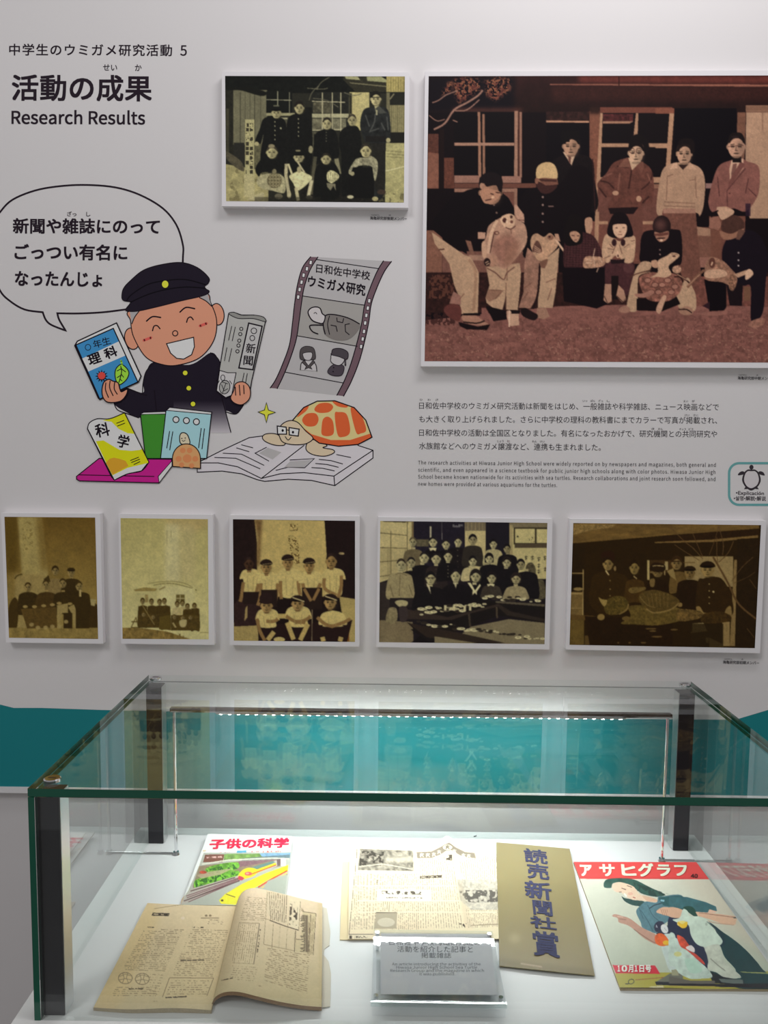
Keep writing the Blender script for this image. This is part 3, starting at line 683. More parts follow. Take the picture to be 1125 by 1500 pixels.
# ================================================================== photograph 1: nine pupils and a man before a house
K = (16, 16, 14); YL = (150, 142, 100)
p = Paint(325, 105, 600, 300, (34, 33, 26)); p.T(320, 100, 7.14)
p.rect(60, 70, 2000, 260, (14, 15, 12), n=.4, cell=8)
p.rect(155, 230, 510, 800, (98, 94, 72), n=.1, cell=20)
for x in (228, 280, 330, 378, 440): p.line([(x, 250), (x, 790)], (52, 50, 38), 5)
p.rect(60, 230, 155, 900, (30, 29, 22), n=.3); p.rect(80, 420, 110, 900, (56, 53, 40)); p.blob([(70, 210), (230, 230), (450, 290), (500, 250), (300, 200)], (16, 16, 12))
p.rect(500, 240, 770, 470, (16, 17, 14)); p.rect(500, 466, 800, 496, (140, 134, 100))
for a in (((500, 328), (765, 335)), ((620, 240), (620, 470)), ((742, 250), (742, 470))): p.line(a, (132, 128, 104), 9)
p.rect(640, 515, 1100, 900, (70, 67, 52), n=.2); p.line([(640, 525), (720, 525)], (150, 144, 112), 14)
p.rect(380, 780, 520, 1400, (84, 80, 58), n=.25); p.rect(160, 780, 270, 1000, (34, 33, 28))
p.poly([(60, 1000), (400, 1060), (520, 1180), (520, 1400), (60, 1400)], (150, 140, 96), n=.18, cell=20)
p.rough([(60, 1040), (400, 1060), (450, 1390), (60, 1390)], (92, 84, 56), .6, .15, 14)
p.blob([(75, 870), (170, 920), (240, 980), (270, 1050), (255, 1078), (170, 1030), (80, 940)], (74, 68, 52), n=.2)
p.rect(278, 535, 374, 1115, (158, 150, 108)); p.rect(268, 1110, 378, 1350, (164, 154, 112), n=.06)
for k in range(11):
    y = 575+k*49
    for xx in (302, 342): p.rough([(xx-15, y), (xx+17, y), (xx+17, y+38), (xx-15, y+38)], (52, 48, 36), 1, -.12, 9, soft=.3)
# right part: window, wall, shed
p.T(450, 100, 7.03)
p.rect(45, 245, 450, 650, (30, 30, 25), n=.3); p.rect(45, 468, 430, 510, (150, 144, 112)); p.rect(50, 515, 250, 640, (94, 90, 70), n=.35, cell=12)
p.rect(60, 350, 240, 460, (74, 70, 54), n=.5, cell=10); p.rect(256, 515, 400, 640, (104, 100, 78), n=.25)
for a in (((50, 340), (390, 350)), ((155, 250), (155, 650)), ((258, 250), (258, 650)), ((345, 250), (345, 650)), ((440, 250), (436, 470))): p.line(a, (160, 152, 120), 10)
p.line([(50, 640), (400, 628)], (160, 152, 120), 10)
p.rect(440, 245, 640, 640, (164, 152, 104), n=.08); p.rect(432, 255, 462, 470, (40, 38, 28))
p.poly([(370, 78), (640, 78), (860, 150), (850, 245), (500, 245), (370, 120)], (40, 38, 28), n=.2)
p.poly([(385, 80), (520, 84), (545, 122), (400, 110)], (140, 136, 100)); p.poly([(610, 84), (760, 84), (870, 150), (620, 130)], (136, 134, 96)); p.line([(440, 150), (860, 192)], (108, 102, 76), 10)
p.rect(815, 80, 1005, 245, (150, 136, 84), n=.1)
for x in range(835, 1000, 26): p.line([(x, 90), (x, 240)], (104, 94, 58), 5)
p.rect(815, 245, 1005, 380, (28, 28, 22)); p.rect(815, 250, 850, 780, (96, 90, 66)); p.line([(850, 320), (895, 262)], (120, 112, 84), 12)
p.rect(850, 378, 1005, 660, (122, 114, 80), n=.1)
for x in range(868, 1000, 20): p.line([(x, 380), (x, 660)], (84, 78, 54), 4)
p.rect(850, 660, 1005, 780, (24, 23, 19)); p.rect(800, 770, 1005, 1400, (150, 142, 98), n=.15, cell=16); p.line([(800, 1060), (1000, 1012)], (190, 182, 140), 9)
for y in (850, 880, 910): p.line([(820, y), (1000, y+14)], (104, 98, 66), 6)
p.rough([(700, 1290), (1005, 1290), (1005, 1390), (700, 1390)], (84, 78, 54), .7, 0, 12)
# bare branches
for a in (((0, 205), (150, 215), (210, 205)), ((100, 220), (140, 150), (230, 90)), ((20, 330), (50, 250), (120, 180)), ((60, 310), (200, 330), (320, 400)), ((240, 350), (245, 520)), ((380, 250), (480, 280), (560, 260))): p.line(a, (92, 88, 70), 8, sm=True)
p.rect(-60, 400, 50, 1000, (18, 18, 15), n=.2)
p.rect(-70, 1180, 730, 1400, (26, 24, 20), n=.3)
# back row
p.T(320, 100, 7.14); SK1 = (158, 148, 108)
p.blob([(560, 500), (470, 530), (430, 640), (385, 760), (440, 790), (470, 700), (450, 1000), (700, 1000), (715, 700), (700, 560), (640, 510)], K, n=.3)
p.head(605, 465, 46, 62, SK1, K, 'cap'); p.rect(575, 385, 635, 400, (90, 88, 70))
for y in (560, 605, 650, 700, 745): p.ell(590, y, 6, 8, (150, 145, 115))
p.ell(652, 628, 9, 10, (150, 145, 115))
p.blob([(830, 470), (740, 510), (712, 620), (720, 900), (740, 1010), (950, 1010), (985, 820), (970, 600), (920, 480)], K, n=.3)
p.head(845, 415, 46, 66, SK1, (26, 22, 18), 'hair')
for y in (530, 575, 620, 665, 708): p.ell(836, y, 6, 8, (150, 145, 115))
p.ell(400, 790, 24, 22, SK1); p.ell(965, 850, 24, 40, (130, 122, 92)); p.rect(1000, 690, 1071, 1000, K)
p.T(450, 100, 7.03)
p.blob([(200, 620), (90, 670), (68, 800), (80, 930), (310, 930), (320, 760), (290, 650), (240, 620)], K, n=.3)
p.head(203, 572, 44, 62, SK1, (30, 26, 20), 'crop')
for y in (660, 690, 720, 750): p.ell(198, y, 4, 6, (120, 116, 92))
p.blob([(450, 590), (350, 640), (325, 780), (350, 900), (355, 1290), (430, 1290), (560, 1200), (560, 800), (530, 620)], K, n=.3)
p.head(462, 535, 42, 60, (150, 140, 102), (48, 42, 32), 'crop')
p.blob([(680, 400), (580, 430), (545, 600), (600, 760), (640, 760), (640, 1300), (790, 1300), (810, 770), (855, 730), (860, 600), (830, 430), (740, 390)], (30, 31, 30), n=.5, cell=14)
for a in (((600, 480), (640, 600)), ((700, 470), (690, 560), (640, 660)), ((760, 560), (800, 640)), ((650, 650), (740, 620)), ((820, 500), (835, 640))): p.line(a, (84, 84, 78), 14, al=.6, sm=True)
p.rect(600, 700, 810, 760, (24, 22, 20)); p.poly([(640, 770), (810, 770), (790, 1250), (700, 1250), (650, 1000)], (30, 28, 24), n=.2)
p.poly([(690, 380), (740, 380), (730, 440), (705, 440)], SK1); p.poly([(700, 420), (735, 385), (820, 460), (745, 470)], (60, 60, 54)); p.line([(715, 430), (715, 480)], (140, 134, 104), 18)
p.head(706, 315, 50, 72, (172, 160, 116), (22, 20, 16), 'hair'); p.line([(665, 300), (750, 298)], K, 6); p.ell(835, 740, 22, 24, SK1); p.ell(765, 1275, 45, 26, (56, 44, 36))
p.line([(85, 910), (60, 1100), (40, 1300)], (104, 98, 74), 34, al=.6); p.line([(300, 930), (330, 1090)], (150, 142, 108), 44, al=.7)
# front row
p.blob([(190, 960), (100, 1010), (70, 1160), (90, 1340), (310, 1340), (345, 1150), (310, 1020), (250, 960)], K, n=.2)
p.head(193, 935, 46, 58, SK1, (30, 26, 20), 'crop')
p.blob([(205, 1080), (250, 1050), (320, 1090), (325, 1130), (290, 1160), (250, 1185), (205, 1150)], (176, 168, 126), n=.3)
for k in range(5): p.line([(215+k*24, 1080), (225+k*20, 1165)], (92, 86, 62), 4)
p.poly([(200, 1180), (290, 1190), (295, 1260), (270, 1210), (240, 1260), (205, 1220)], (110, 104, 82))
p.blob([(600, 920), (510, 930), (450, 1010), (425, 1080), (480, 1100), (520, 1010), (660, 1010), (670, 1100), (700, 1160), (725, 1050), (720, 950), (650, 900)], (132, 126, 100), n=.35)
p.poly([(470, 1020), (670, 1020), (690, 1150), (690, 1340), (450, 1340), (430, 1150)], (14, 13, 12))
p.head(603, 850, 50, 72, (172, 160, 116), (34, 30, 24), 'crop'); p.ell(465, 1085, 22, 22, (140, 132, 100)); p.ell(445, 1325, 34, 18, (170, 162, 130)); p.ell(700, 1345, 32, 24, (150, 140, 100))
p.T(320, 100, 7.14)
p.blob([(550, 940), (440, 960), (385, 1060), (430, 1140), (460, 1090), (650, 1090), (690, 1150), (695, 1000), (640, 940)], K, n=.3)
p.blob([(440, 1120), (400, 1200), (460, 1260), (560, 1280), (690, 1300), (690, 1150), (600, 1100)], (150, 142, 108), n=.2)
p.head(558, 880, 54, 66, (164, 154, 112), (52, 46, 36), 'crop'); p.ell(555, 815, 34, 22, (118, 108, 82))
p.ell(585, 1175, 76, 80, (84, 76, 54))
for k in range(16): p.ell(540+(k % 4)*32, 1120+(k//4)*36, 14, 14, (150, 140, 104)); p.ell(540+(k % 4)*32, 1120+(k//4)*36, 6, 6, (64, 56, 40))
p.ell(585, 1080, 24, 26, (110, 102, 76)); p.blob([(450, 1300), (480, 1330), (440, 1380), (360, 1380), (300, 1370)], (160, 150, 112)); p.ell(630, 1340, 42, 30, (90, 84, 66))
p.line([(710, 1000), (705, 1120), (735, 1300)], (160, 150, 116), 34); p.ell(738, 1320, 22, 40, (160, 150, 116))
p.blob([(830, 980), (750, 1010), (740, 1110), (800, 1120), (870, 1060), (950, 1110), (960, 1000), (900, 950)], K, n=.3)
p.head(840, 930, 50, 58, (158, 148, 110), K, 'cap'); p.ell(832, 862, 28, 10, (120, 112, 84))
p.blob([(740, 1130), (800, 1090), (850, 1070), (920, 1100), (980, 1140), (940, 1200), (870, 1260), (820, 1275), (780, 1200)], (186, 178, 134), n=.15)
p.line([(730, 1000), (770, 1110)], (180, 170, 130), 22); p.line([(825, 975), (900, 1090)], (170, 160, 124), 18); p.ell(845, 1060, 24, 34, (150, 140, 104))
p.line([(810, 1250), (835, 1385)], (170, 160, 122), 34); p.line([(975, 1170), (940, 1340)], (176, 166, 130), 36); p.ell(950, 1350, 36, 22, (60, 56, 46))
p.rect(380, 1345, 1071, 1395, (30, 28, 22), al=.5, n=.4)
p.grain(.12, 3)
G1 = 'old photographs mounted on the printed panel'
wall_photo('yellowed photo of nine schoolchildren and a man in a leather jacket, right of the heading', [(325, 105), (600, 106), (598, 304.4), (325, 302)], [(329.8, 111.2), (593, 112), (591.6, 296.7), (331.2, 294.5)], p, G1, 1.15)

# ================================================================== photograph 2: the large brown one with turtles
D = (14, 6, 9); WD = (122, 84, 70); LW = (150, 112, 88); SK2 = (160, 120, 97); PT = (160, 127, 102)
p = Paint(615, 105, 1142, 540, D)
p.T(610, 95, 4.327)
p.rect(60, 70, 2300, 300, ((40, 18, 18), (26, 13, 12)), n=.15, cell=30); p.rect(60, 70, 620, 300, (12, 6, 12), soft=4)
p.T(800, 100, 7.03); p.poly([(330, 78), (2400, 78), (2400, 160), (330, 150)], (84, 38, 32), n=.15, cell=20, soft=3); p.poly([(40, 160), (2400, 168), (2400, 192), (40, 172)], (150, 96, 78), al=.9)
p.poly([(60, 175), (2400, 195), (2400, 330), (60, 330)], (50, 24, 20), al=.7, soft=4, n=.2)
p.rect(0, 445, 455, 540, (40, 22, 20), n=.5, cell=10)
p.line([(750, 80), (750, 185)], (36, 14, 12), 12); p.line([(0, 548), (443, 552)], (160, 116, 92), 20); p.rect(0, 562, 445, 1477, (9, 4, 8))
p.rect(445, 440, 560, 1477, (104, 64, 50), n=.1, st=1); p.rect(445, 400, 560, 470, (40, 22, 18), soft=2)
p.rect(555, 400, 1300, 470, (96, 54, 44)); p.rect(555, 460, 1290, 1800, (14, 7, 10)); p.rect(585, 470, 895, 545, (66, 30, 30), n=.5, cell=8)
p.poly([(585, 545), (900, 545), (860, 568), (585, 568)], (140, 100, 80))
p.poly([(556, 460), (584, 460), (545, 1477), (500, 1477)], LW); p.poly([(925, 460), (950, 460), (942, 700), (900, 700)], LW)
p.rect(560, 775, 1290, 812, LW); p.rect(545, 1120, 1290, 1180, LW); p.rect(545, 1190, 1290, 1240, (120, 82, 66)); p.rect(530, 1240, 1290, 1900, (92, 56, 48), n=.1)
p.T(960, 100, 6.818)
p.rect(0, 400, 190, 455, (110, 64, 50)); p.poly([(140, 450), (188, 450), (150, 980), (105, 980)], LW); p.rect(0, 768, 130, 798, LW)
p.rect(190, 400, 810, 1200, (7, 3, 7)); p.rect(500, 1150, 620, 1200, (122, 90, 84)); p.poly([(820, 440), (905, 440), (890, 900), (805, 900)], (100, 66, 52), n=.1)
p.poly([(908, 370), (1300, 370), (1300, 1500), (940, 1500), (900, 900)], (150, 116, 94), n=.06, cell=30); p.rect(905, 370, 1300, 430, (110, 78, 62)); p.line([(905, 435), (1300, 440)], (70, 42, 34), 7); p.line([(1070, 430), (1070, 620)], (108, 78, 62), 14, al=.6)
# left windows and posts
p.T(620, 100, 6.25)
p.rect(270, 370, 900, 400, (80, 46, 38), soft=3); p.rect(40, 600, 140, 1100, (76, 44, 36), n=.2); p.poly([(40, 770), (140, 780), (140, 1100), (35, 1100)], (112, 72, 58), n=.12, cell=20); p.rect(150, 560, 190, 1100, (22, 10, 10)); p.rect(190, 820, 285, 1100, (84, 48, 38), n=.2)
p.rect(280, 400, 835, 1000, (10, 5, 8)); p.poly([(498, 400), (522, 400), (532, 1000), (505, 1000)], (138, 98, 78)); p.poly([(540, 420), (562, 420), (568, 980), (545, 980)], (128, 90, 72))
p.rect(285, 682, 835, 710, (146, 108, 90)); p.poly([(835, 390), (868, 390), (865, 1000), (832, 1000)], (140, 102, 84)); p.rect(868, 400, 882, 1000, (70, 38, 30)); p.poly([(880, 400), (902, 400), (902, 1000), (882, 1000)], (132, 94, 78))
p.T(610, 95, 4.327); p.rect(240, 700, 400, 748, (132, 94, 80)); p.rect(540, 705, 665, 748, (132, 94, 80)); p.rect(240, 750, 760, 780, (92, 56, 46)); p.rect(240, 784, 640, 808, (132, 94, 78)); p.rect(545, 808, 622, 1000, (100, 62, 52)); p.rect(618, 784, 640, 1000, (128, 92, 76)); p.rect(640, 780, 1120, 1100, (10, 4, 8))
# tree branch
for q in ([(235, 95), (300, 75), (400, 90), (410, 160), (330, 210), (270, 250), (240, 180)], [(430, 100), (520, 75), (600, 90), (595, 160), (500, 230), (440, 190)], [(150, 200), (200, 110), (240, 100), (215, 170)]):
    p.rough(q, (128, 78, 56), .9, .0, 5, soft=2); p.rough(q, (92, 48, 40), .8, .1, 7, soft=2)
for a, w_ in ((((100, 240), (140, 225), (190, 190), (260, 165)), 7), (((110, 410), (180, 370), (240, 285), (320, 240), (390, 195), (420, 160)), 12), (((245, 290), (320, 285), (400, 220)), 7), (((80, 320), (130, 355), (180, 345)), 6), (((230, 350), (260, 362)), 7)): p.line(a, (134, 98, 84), w_, sm=True)
# wall foot, ground
p.T(610, 310, 4.327)
p.rect(55, 120, 165, 390, (112, 74, 60), n=.1); p.rect(165, 250, 900, 390, (104, 68, 58), n=.08); p.rect(330, 275, 430, 310, (134, 98, 84)); p.rect(50, 385, 2300, 640, (40, 20, 18), n=.4, cell=8)
p.rough([(80, 400), (240, 400), (240, 560), (80, 560)], (92, 54, 42), .7, 0, 8)
p.poly([(40, 690), (500, 640), (900, 600), (1300, 590), (2300, 600), (2300, 960), (40, 960)], (116, 74, 66), n=.14, cell=10, st=3)
p.rough([(40, 690), (2300, 640), (2300, 960), (40, 960)], (88, 54, 48), .5, .1, 9); p.rough([(40, 760), (2300, 700), (2300, 960), (40, 960)], (158, 116, 98), .5, .38, 6); p.rough([(50, 640), (260, 640), (240, 720), (50, 720)], (50, 26, 24), .8, -.1, 7)
p.T(865, 310, 4.327)
p.rect(-10, 60, 400, 330, (100, 60, 50), n=.08); p.poly([(30, 0), (55, 0), (48, 330), (20, 330)], LW); p.rect(50, 60, 110, 80, LW); p.rect(320, 60, 400, 80, LW); p.rect(640, 100, 830, 350, (104, 68, 56), n=.08); p.poly([(650, 90), (760, 110), (760, 155), (650, 150)], (140, 104, 84)); p.rect(615, 290, 820, 360, (126, 84, 72)); p.rect(600, 355, 760, 410, (12, 5, 8)); p.rect(590, 410, 1150, 600, (98, 58, 50), n=.3, cell=9)
# man in black coat behind
p.T(800, 100, 7.03)
p.blob([(190, 890), (60, 960), (0, 1100), (0, 1477), (500, 1477), (500, 1150), (470, 940), (320, 880)], (17, 10, 12), n=.2); p.poly([(170, 860), (310, 860), (262, 1002)], (172, 140, 116)); p.poly([(225, 900), (258, 900), (250, 990), (232, 960)], (92, 58, 50))
p.head(255, 800, 78, 110, SK2, (14, 8, 9), 'hair'); p.poly([(150, 640), (340, 640), (350, 740), (250, 700), (240, 760), (160, 760)], (12, 7, 8)); p.line([(365, 1060), (370, 1110)], (110, 80, 70), 8)
p.line([(480, 930), (505, 1477)], (44, 22, 22), 10)
# man with glasses in jacket
p.poly([(640, 1380), (990, 1380), (1000, 1900), (640, 1900)], (90, 54, 46))
p.blob([(860, 920), (700, 970), (620, 1080), (525, 1200), (600, 1320), (680, 1330), (630, 1440), (760, 1477), (950, 1470), (1000, 1400), (1090, 1380), (1110, 1200), (1080, 1040), (980, 960)], (86, 50, 42), n=.18, cell=10)
for a in (((560, 1160), (640, 1180), (700, 1240)), ((545, 1230), (620, 1330)), ((980, 1250), (1060, 1180), (1100, 1080)), ((990, 1390), (1060, 1320)), ((730, 1010), (850, 1020)), ((880, 1050), (850, 1240)), ((640, 1450), (940, 1440))): p.line(a, (40, 20, 18), 16, al=.75, sm=True)
for a in (((590, 1120), (680, 1080)), ((760, 1080), (740, 1260)), ((1040, 1080), (1080, 1180))): p.line(a, (128, 84, 70), 16, al=.5)
p.poly([(640, 1440), (950, 1430), (900, 1500), (660, 1500)], (24, 12, 14)); p.poly([(845, 920), (885, 1050), (975, 960), (960, 940)], (172, 138, 112)); p.poly([(840, 920), (870, 1020), (740, 1020), (800, 940)], (104, 66, 54)); p.poly([(930, 1000), (1000, 960), (1010, 1030), (980, 1080)], (98, 60, 50))
p.head(925, 870, 74, 112, (180, 142, 116), (18, 10, 11), 'hair', light=-1); p.blob([(850, 810), (860, 740), (900, 690), (960, 680), (1030, 720), (1060, 800), (1045, 870), (1010, 870), (1000, 800), (950, 755), (905, 765), (880, 830)], (16, 9, 10), soft=.6)
p.line(list(ellipse(885, 850, 26, 26)), (60, 36, 32), 6); p.line(list(ellipse(955, 850, 28, 26)), (60, 36, 32), 6); p.ell(715, 1285, 32, 24, SK2); p.ell(955, 1345, 28, 30, SK2)
# man in pale jumper
p.T(960, 100, 6.818)
p.poly([(90, 1400), (400, 1400), (460, 2100), (330, 2250), (120, 1700)], (96, 60, 50), n=.15)
p.blob([(220, 940), (90, 990), (40, 1140), (10, 1420), (60, 1477), (110, 1400), (400, 1440), (440, 1477), (480, 1380), (497, 1150), (460, 1010), (350, 950)], (150, 116, 94), n=.06, cell=20)
for a in (((120, 1070), (110, 1320)), ((400, 1080), (410, 1300)), ((90, 1335), (400, 1350)), ((90, 1375), (400, 1385)), ((120, 1080), (180, 1060)), ((340, 1120), (400, 1110))): p.line(a, (104, 74, 60), 10, al=.7)
p.rect(80, 1400, 400, 1450, (140, 100, 84)); p.poly([(215, 940), (225, 1000), (140, 1010), (180, 950)], (172, 134, 110)); p.poly([(345, 935), (410, 1010), (350, 1005), (280, 1000)], (168, 130, 106)); p.poly([(225, 960), (330, 960), (275, 1015)], (40, 24, 22))
p.head(288, 850, 72, 112, (168, 128, 104), (26, 16, 15), 'hair'); p.blob([(228, 770), (240, 720), (300, 700), (380, 720), (390, 830), (355, 850), (345, 770), (280, 755)], (18, 10, 11))
# man in suit
p.poly([(620, 1477), (900, 1477), (880, 2000), (620, 2000)], (96, 58, 48))
p.blob([(750, 920), (640, 970), (580, 1100), (530, 1320), (560, 1430), (620, 1420), (780, 1400), (900, 1430), (1010, 1300), (1042, 1150), (1030, 980), (920, 930), (860, 900)], (112, 70, 62), n=.1, cell=16)
p.poly([(760, 920), (880, 900), (880, 1000), (745, 1160), (740, 1000)], (176, 138, 116)); p.poly([(775, 955), (815, 950), (800, 1060), (765, 1140), (755, 1060)], (104, 68, 60)); p.poly([(850, 930), (900, 960), (715, 1230), (740, 1120)], (100, 60, 54))
for a in (((900, 1000), (712, 1228)), ((715, 1230), (720, 1380)), ((930, 1100), (900, 1250)), ((620, 1080), (640, 1280)), ((930, 1200), (1010, 1280))): p.line(a, (60, 32, 32), 9, al=.8)
p.ell(742, 1250, 10, 6, (60, 32, 30)); p.blob([(620, 1400), (700, 1380), (780, 1420), (760, 1470), (640, 1470)], SK2); p.rect(900, 1350, 950, 1477, (34, 18, 32), al=.8)
p.rect(770, 880, 860, 940, (16, 9, 10)); p.head(808, 780, 84, 118, (168, 126, 104), (22, 13, 13), 'crop'); p.blob([(720, 720), (760, 650), (850, 645), (890, 700), (890, 760), (860, 700), (800, 675), (740, 690)], (20, 12, 12)); p.line([(725, 780), (880, 770)], (64, 38, 34), 6)
# bending boy on the left
p.T(620, 250, 6.0)
p.poly([(75, 540), (360, 740), (420, 760), (490, 900), (480, 1250), (330, 1260), (310, 1100), (270, 1000), (230, 820), (160, 720), (100, 640)], PT, n=.05); p.poly([(265, 1060), (330, 1100), (330, 1180), (228, 1170)], (132, 92, 80))
p.line([(135, 695), (185, 690)], (70, 42, 36), 12); p.line([(400, 780), (460, 900), (440, 1240)], (128, 92, 72), 24, al=.5, sm=True); p.line([(320, 1130), (360, 1080)], (110, 76, 60), 8)
p.blob([(200, 1190), (180, 1230), (230, 1290), (320, 1320), (330, 1200), (260, 1170)], (84, 44, 40)); p.blob([(345, 1270), (450, 1270), (530, 1320), (570, 1350), (480, 1360), (360, 1330)], (148, 106, 88)); p.poly([(310, 1330), (480, 1370), (590, 1350), (560, 1400), (380, 1395), (320, 1365)], (18, 8, 10)); p.line([(350, 1330), (470, 1340), (540, 1320)], (24, 12, 12), 12, sm=True); p.line([(350, 1262), (500, 1265)], (16, 8, 10), 18)
p.poly([(470, 150), (390, 170), (250, 240), (140, 360), (48, 490), (230, 640), (385, 735), (370, 600), (470, 540), (560, 520), (680, 400), (800, 400), (800, 330), (750, 240), (690, 190)], (11, 5, 8))
p.poly([(370, 610), (420, 620), (450, 740), (420, 750)], (112, 76, 62)); p.poly([(400, 740), (520, 750), (515, 785), (430, 780)], (140, 104, 86))
p.head(590, 190, 90, 110, (150, 108, 86), (18, 10, 12), 'none', face=False, tilt=-20); p.blob([(490, 140), (500, 60), (560, 15), (640, 20), (695, 80), (690, 190), (670, 200), (640, 130), (560, 140), (530, 110), (510, 180)], (20, 12, 14)); p.ell(515, 135, 20, 28, (150, 110, 90)); p.blob([(500, 180), (560, 160), (680, 190), (640, 260), (560, 290), (520, 260)], (154, 110, 88)); p.line([(590, 200), (620, 210)], (50, 28, 24), 10); p.line([(635, 190), (675, 195)], (50, 28, 24), 10); p.line([(545, 262), (600, 250)], (60, 34, 30), 10); p.ell(612, 234, 14, 12, (188, 146, 118)); p.ell(622, 302, 8, 8, (110, 84, 74)); p.ell(645, 370, 9, 9, (110, 84, 74))
# boy with the white cap
p.T(610, 95, 4.327)
p.blob([(740, 780), (680, 810), (650, 870), (660, 1000), (700, 1100), (700, 1230), (1080, 1230), (1100, 1000), (1115, 700), (1000, 640), (900, 760)], (13, 6, 9)); p.blob([(760, 740), (790, 810), (850, 810), (890, 760)], (52, 28, 26))
p.blob([(758, 700), (765, 650), (800, 622), (850, 618), (885, 650), (892, 720), (820, 745), (770, 735)], (176, 144, 104)); p.poly([(762, 725), (800, 715), (892, 722), (900, 758), (820, 765), (790, 745)], (104, 66, 54)); p.poly([(775, 722), (890, 728), (890, 742), (790, 738)], (60, 34, 30)); p.ell(762, 735, 12, 20, (120, 80, 64))
for y in (838, 888, 943, 995): p.ell(801, y, 7, 7, (130, 104, 96))
p.line([(835, 897), (870, 897)], (120, 92, 84), 7); p.blob([(1068, 980), (1110, 970), (1116, 1030), (1095, 1080), (1075, 1060)], SK2)
# trousers, turtles
p.T(700, 300, 7.03)
p.poly([(85, 640), (430, 600), (445, 700), (430, 900), (410, 1085), (290, 1080), (290, 940), (250, 1095), (190, 1090), (90, 1010), (80, 960), (120, 830)], PT, n=.06); p.poly([(80, 960), (110, 870), (270, 880), (200, 960), (120, 1000)], (120, 84, 68), al=.8)
for a in (((290, 800), (285, 1060)), ((130, 880), (240, 880)), ((180, 970), (240, 900)), ((300, 620), (300, 780))): p.line(a, (96, 64, 52), 10, al=.7)
p.poly([(510, 440), (640, 560), (640, 900), (540, 1070), (420, 1060), (470, 900), (480, 600)], (134, 96, 80), n=.2, cell=12); p.poly([(640, 600), (840, 440), (800, 900), (770, 1060), (620, 1060), (620, 800)], PT, n=.05); p.line([(640, 600), (620, 900), (570, 1070)], (30, 14, 14), 22, sm=True)
for a in (((700, 800), (800, 760)), ((720, 980), (760, 860)), ((470, 860), (560, 800)), ((460, 980), (520, 900))): p.line(a, (104, 68, 56), 12, al=.7)
p.poly([(610, 1060), (700, 1060), (740, 1150), (680, 1180), (600, 1160)], (142, 104, 86)); p.poly([(40, 1060), (80, 1060), (150, 1180), (110, 1180), (40, 1150)], (120, 76, 68)); p.poly([(80, 1040), (290, 1090), (300, 1180), (160, 1200), (120, 1120)], (16, 8, 10)); p.poly([(300, 1090), (420, 1100), (425, 1240), (330, 1250), (300, 1160)], (170, 132, 110)); p.poly([(340, 1085), (440, 1085), (430, 1120), (345, 1120)], (16, 8, 10)); p.line([(322, 1085), (325, 1260)], (196, 160, 136), 14)
p.blob([(560, 1100), (480, 1060), (440, 1090), (470, 1150), (580, 1190), (620, 1140)], (14, 7, 9), al=.9)
# big turtle
p.blob([(250, 130), (330, 95), (400, 150), (480, 200), (508, 320), (490, 420), (420, 520), (330, 620), (270, 660), (180, 620), (100, 560), (60, 520), (40, 420), (80, 340), (110, 220), (200, 150)], (156, 118, 98), n=.12, cell=14)
p.blob([(150, 360), (330, 300), (420, 400), (360, 560), (270, 640), (180, 560), (140, 460)], (120, 78, 66), al=.7, n=.25, cell=12, soft=4); p.blob([(300, 470), (420, 380), (390, 560), (300, 640), (270, 600)], (132, 92, 74), al=.6, soft=3)
p.line([(200, 160), (150, 260), (120, 380), (110, 500)], (186, 148, 122), 32, sm=True); p.line([(165, 300), (140, 420), (125, 500)], (50, 26, 24), 8); p.ell(190, 290, 30, 20, (90, 54, 46)); p.ell(196, 290, 16, 10, (170, 130, 106))
p.blob([(230, 150), (260, 110), (330, 92), (375, 115), (385, 180), (350, 235), (290, 240), (250, 200)], (178, 142, 116), n=.15, cell=8); p.ell(275, 160, 22, 26, (66, 36, 32)); p.ell(345, 125, 14, 16, (60, 34, 30)); p.ell(348, 175, 16, 16, (90, 54, 46)); p.ell(300, 175, 12, 18, (196, 160, 134)); p.line([(285, 232), (340, 250), (390, 215)], (66, 36, 32), 9, sm=True); p.line([(340, 250), (345, 300)], (90, 54, 44), 6)
p.poly([(375, 0), (400, 0), (475, 100), (480, 185), (410, 160), (380, 90)], (164, 124, 104)); p.line([(410, 155), (480, 160)], (84, 50, 44), 8)
p.poly([(0, 280), (80, 285), (75, 350), (0, 350)], (164, 124, 104)); p.blob([(40, 400), (75, 380), (90, 500), (70, 560), (45, 520)], (170, 132, 108)); p.blob([(130, 520), (190, 520), (200, 600), (150, 640), (110, 600)], (150, 110, 90)); p.ell(95, 590, 34, 42, (30, 16, 16)); p.line([(75, 600), (110, 580)], (170, 134, 110), 9); p.line([(85, 620), (120, 600)], (170, 134, 110), 9); p.line([(90, 650), (180, 700), (265, 770), (300, 700), (380, 640)], (96, 62, 52), 12, sm=True)
# middle turtle
p.blob([(540, 400), (560, 320), (610, 295), (680, 330), (740, 290), (790, 330), (830, 400), (790, 470), (730, 530), (690, 590), (620, 570), (570, 500)], (164, 126, 100), n=.18, cell=9); p.blob([(560, 470), (600, 370), (640, 400), (660, 480), (610, 500)], (60, 34, 30), al=.8)
for k in range(4): p.line([(580, 420+k*22), (650, 470+k*14)], (176, 138, 112), 7)
p.ell(748, 335, 34, 28, (120, 82, 66)); p.ell(738, 330, 12, 10, (40, 22, 20)); p.line([(800, 350), (860, 440), (940, 540)], (184, 148, 122), 22, sm=True); p.poly([(790, 300), (830, 300), (850, 380), (800, 360)], (160, 120, 98)); p.blob([(640, 590), (720, 560), (690, 650), (650, 640)], (104, 70, 56))
